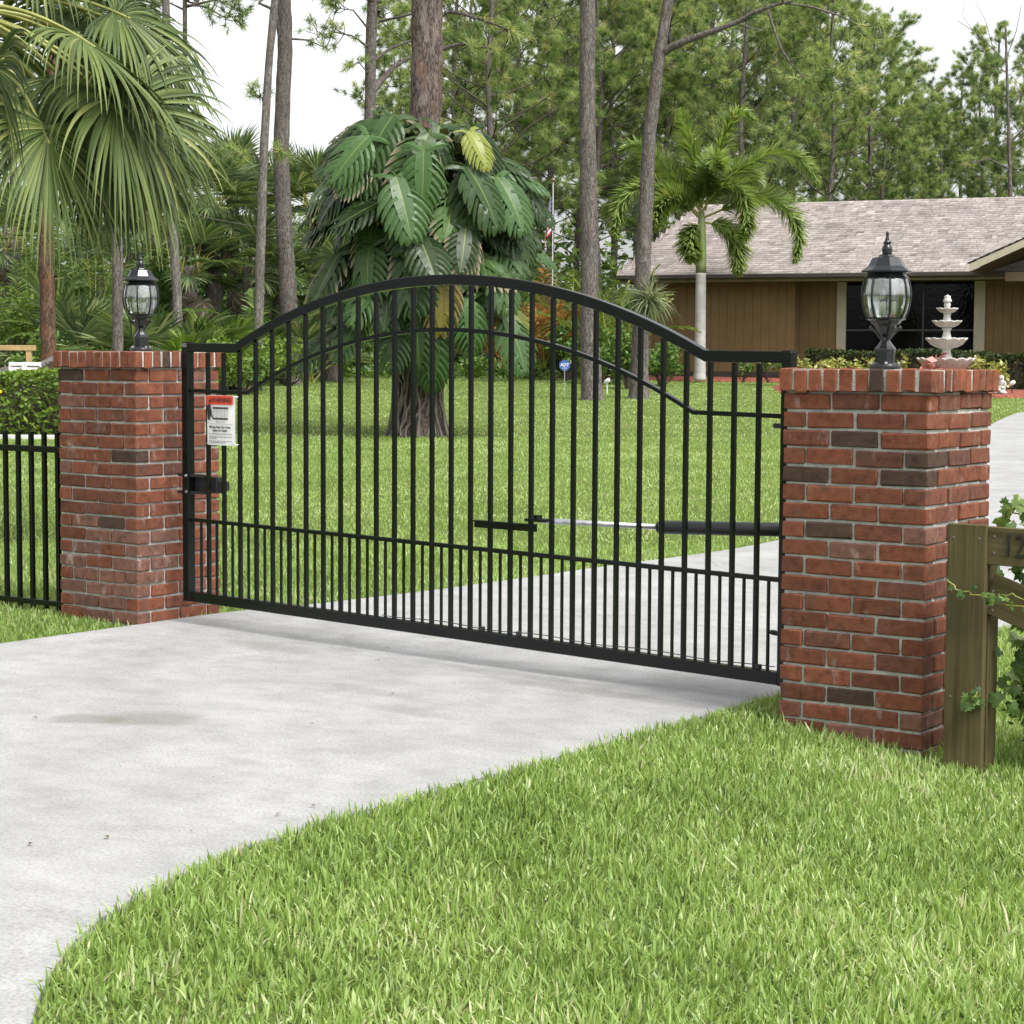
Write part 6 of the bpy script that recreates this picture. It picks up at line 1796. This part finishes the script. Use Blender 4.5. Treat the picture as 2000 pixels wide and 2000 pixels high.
L = Leaves(); n = 26000; d = r8.uniform(47.5, 62, n); rr = r8.uniform(-.30, .06, n) * d; P = CAM[None] + f0[None] * d[:, None] + r0[None] * rr[:, None]
P[:, 2] = zg(P[:, 0], P[:, 1]) + (.35 + .6 * (d - 47.5) / 14) * r8.uniform(0, 1, n) * (.6 + .8 * np.sin(rr * 1.7) ** 2); leaf_cloud(L, P, r8.uniform(.10, .24, n), r8, .45, .5)
tag(ob('ground_cover', L.mesh('ground_cover', SHRUB)), 'low leafy ground cover along the far edge of the lawn', 'ground cover', kind='stuff')

# ------------------------------------------------------------------ grass
def grass(name, d0, d1, margin, per, h0, h1, wd, segs, seed, lab, lean=.55, sd=.21, mean=.50):
    r9 = np.random.default_rng(seed); half = lambda d: .262 * d + margin; A = (d1 - d0) * 2 * half((d0 + d1) / 2); n = int(A * per)
    d = r9.uniform(d0, d1, n); rr = r9.uniform(-1, 1, n) * half(d1); ok = np.abs(rr) < half(d); d, rr = d[ok], rr[ok]
    x = CAM[0] + f0[0] * d + r0[0] * rr; y = CAM[1] + f0[1] * d + r0[1] * rr
    ok = ~in_poly(x, y, DRIVE_POLY) & (y > -5.4)
    for (cx_, cy_, hw) in ((-.305, .305, .31), (LPX - .305, LPY + .305, .31)):
        ok &= ~((np.abs(x - cx_) < hw) & (np.abs(y - cy_) < hw))
    # the house stands on bare soil, beds stay clear
    ok &= ~in_poly(x, y, [tuple(q) for q in FB])
    x, y, d = x[ok], y[ok], d[ok]; n = len(x)
    clump = np.array([.5 + .5 * math.sin(a * 5.1 + 1.3 * math.sin(b * 3.7)) * math.sin(b * 4.3 + a) for a, b in zip(x, y)]) if n < 400000 else r9.uniform(0, 1, n)
    ht = r9.uniform(h0, h1, n) * (.8 + .35 * clump) * np.where(r9.random(n) < .06, 1.35, 1.0)
    base = np.stack([x, y, zg(x, y) - .006], 1)
    az = r9.uniform(0, 2 * PI, n); el = np.abs(r9.normal(0, lean, n)) + .05
    D = np.stack([np.cos(az) * np.sin(el), np.sin(az) * np.sin(el), np.cos(np.minimum(el, 1.35))], 1); D /= np.linalg.norm(D, axis=1)[:, None]
    fa = r9.uniform(0, 2 * PI, n); W_ = np.stack([np.cos(fa), np.sin(fa), np.zeros(n)], 1) * (wd * r9.uniform(.6, 1.25, n) / 2)[:, None]
    tone = np.clip(r9.normal(mean, sd, n) + np.where(r9.random(n) < .04 * sd / .21, .42, 0), 0, 1)
    L = Leaves()
    if segs == 1:
        L.tris(base - W_, base + W_, base + D * ht[:, None], tone)
    else:
        P = droop_lines(base, D, ht, segs + 1, r9.uniform(.05, .45, n), 1.0)
        wp = np.array([.75, 1.0, .8, .06]) if segs == 3 else np.array([.9, .9, .06])
        L.strips(P, W_[:, None, :] * wp[None, :, None], tone)
    tag(ob(name, L.mesh(name, GRASS)), lab, 'grass', kind='stuff')


grass('lawn_grass', 3.3, 8.9, .55, 10500, .030, .062, .0066, 3, 1, 'bright green lawn grass in the foreground and by the pillars', .62)
grass('lawn_grass', 8.9, 14.0, .6, 3400, .026, .052, .0075, 2, 2, 'lawn grass just inside the gate and by the farther pillar', sd=.17, mean=.54)
grass('lawn_grass', 14.0, 26.0, 1.0, 1000, .022, .042, .013, 1, 3, 'mown lawn grass around the vine-covered tree', sd=.10, mean=.58)
grass('lawn_grass', 26.0, 48.0, 1.0, 230, .02, .038, .026, 1, 4, 'mown lawn grass stretching to the house', sd=.08, mean=.60)

# a few dry bits of leaf blown onto the drive
r10 = np.random.default_rng(404); L = Leaves(); n = 46
x = r10.uniform(-4.3, -1.0, n); y = np.where(r10.random(n) < .5, r10.uniform(-3.5, 1.5, n), r10.uniform(1.5, 5, n)); x = np.where(r10.random(n) < .45, np.where(r10.random(n) < .5, -4.5 + r10.exponential(.15, n), -1.0 - r10.exponential(.15, n)), x)
c = np.stack([x, y, zg(x, y) + .017], 1); a_ = r10.uniform(0, 2 * PI, n); D = np.stack([np.cos(a_), np.sin(a_), np.zeros(n)], 1); W_ = np.stack([-np.sin(a_), np.cos(a_), np.zeros(n)], 1); sz_ = r10.uniform(.012, .04, n)[:, None]; up = np.array([0, 0, 1.]) * sz_ * .2
L.quads(c - D * sz_ * .5, c + W_ * sz_ * .18 + up, c + D * sz_ * .5, c - W_ * sz_ * .18 + up, r10.uniform(0, .7, n))
tag(ob('leaf_litter', L.mesh('leaf_litter', DRYF)), 'few dry leaf bits scattered over the concrete drive', 'leaf litter', kind='stuff')
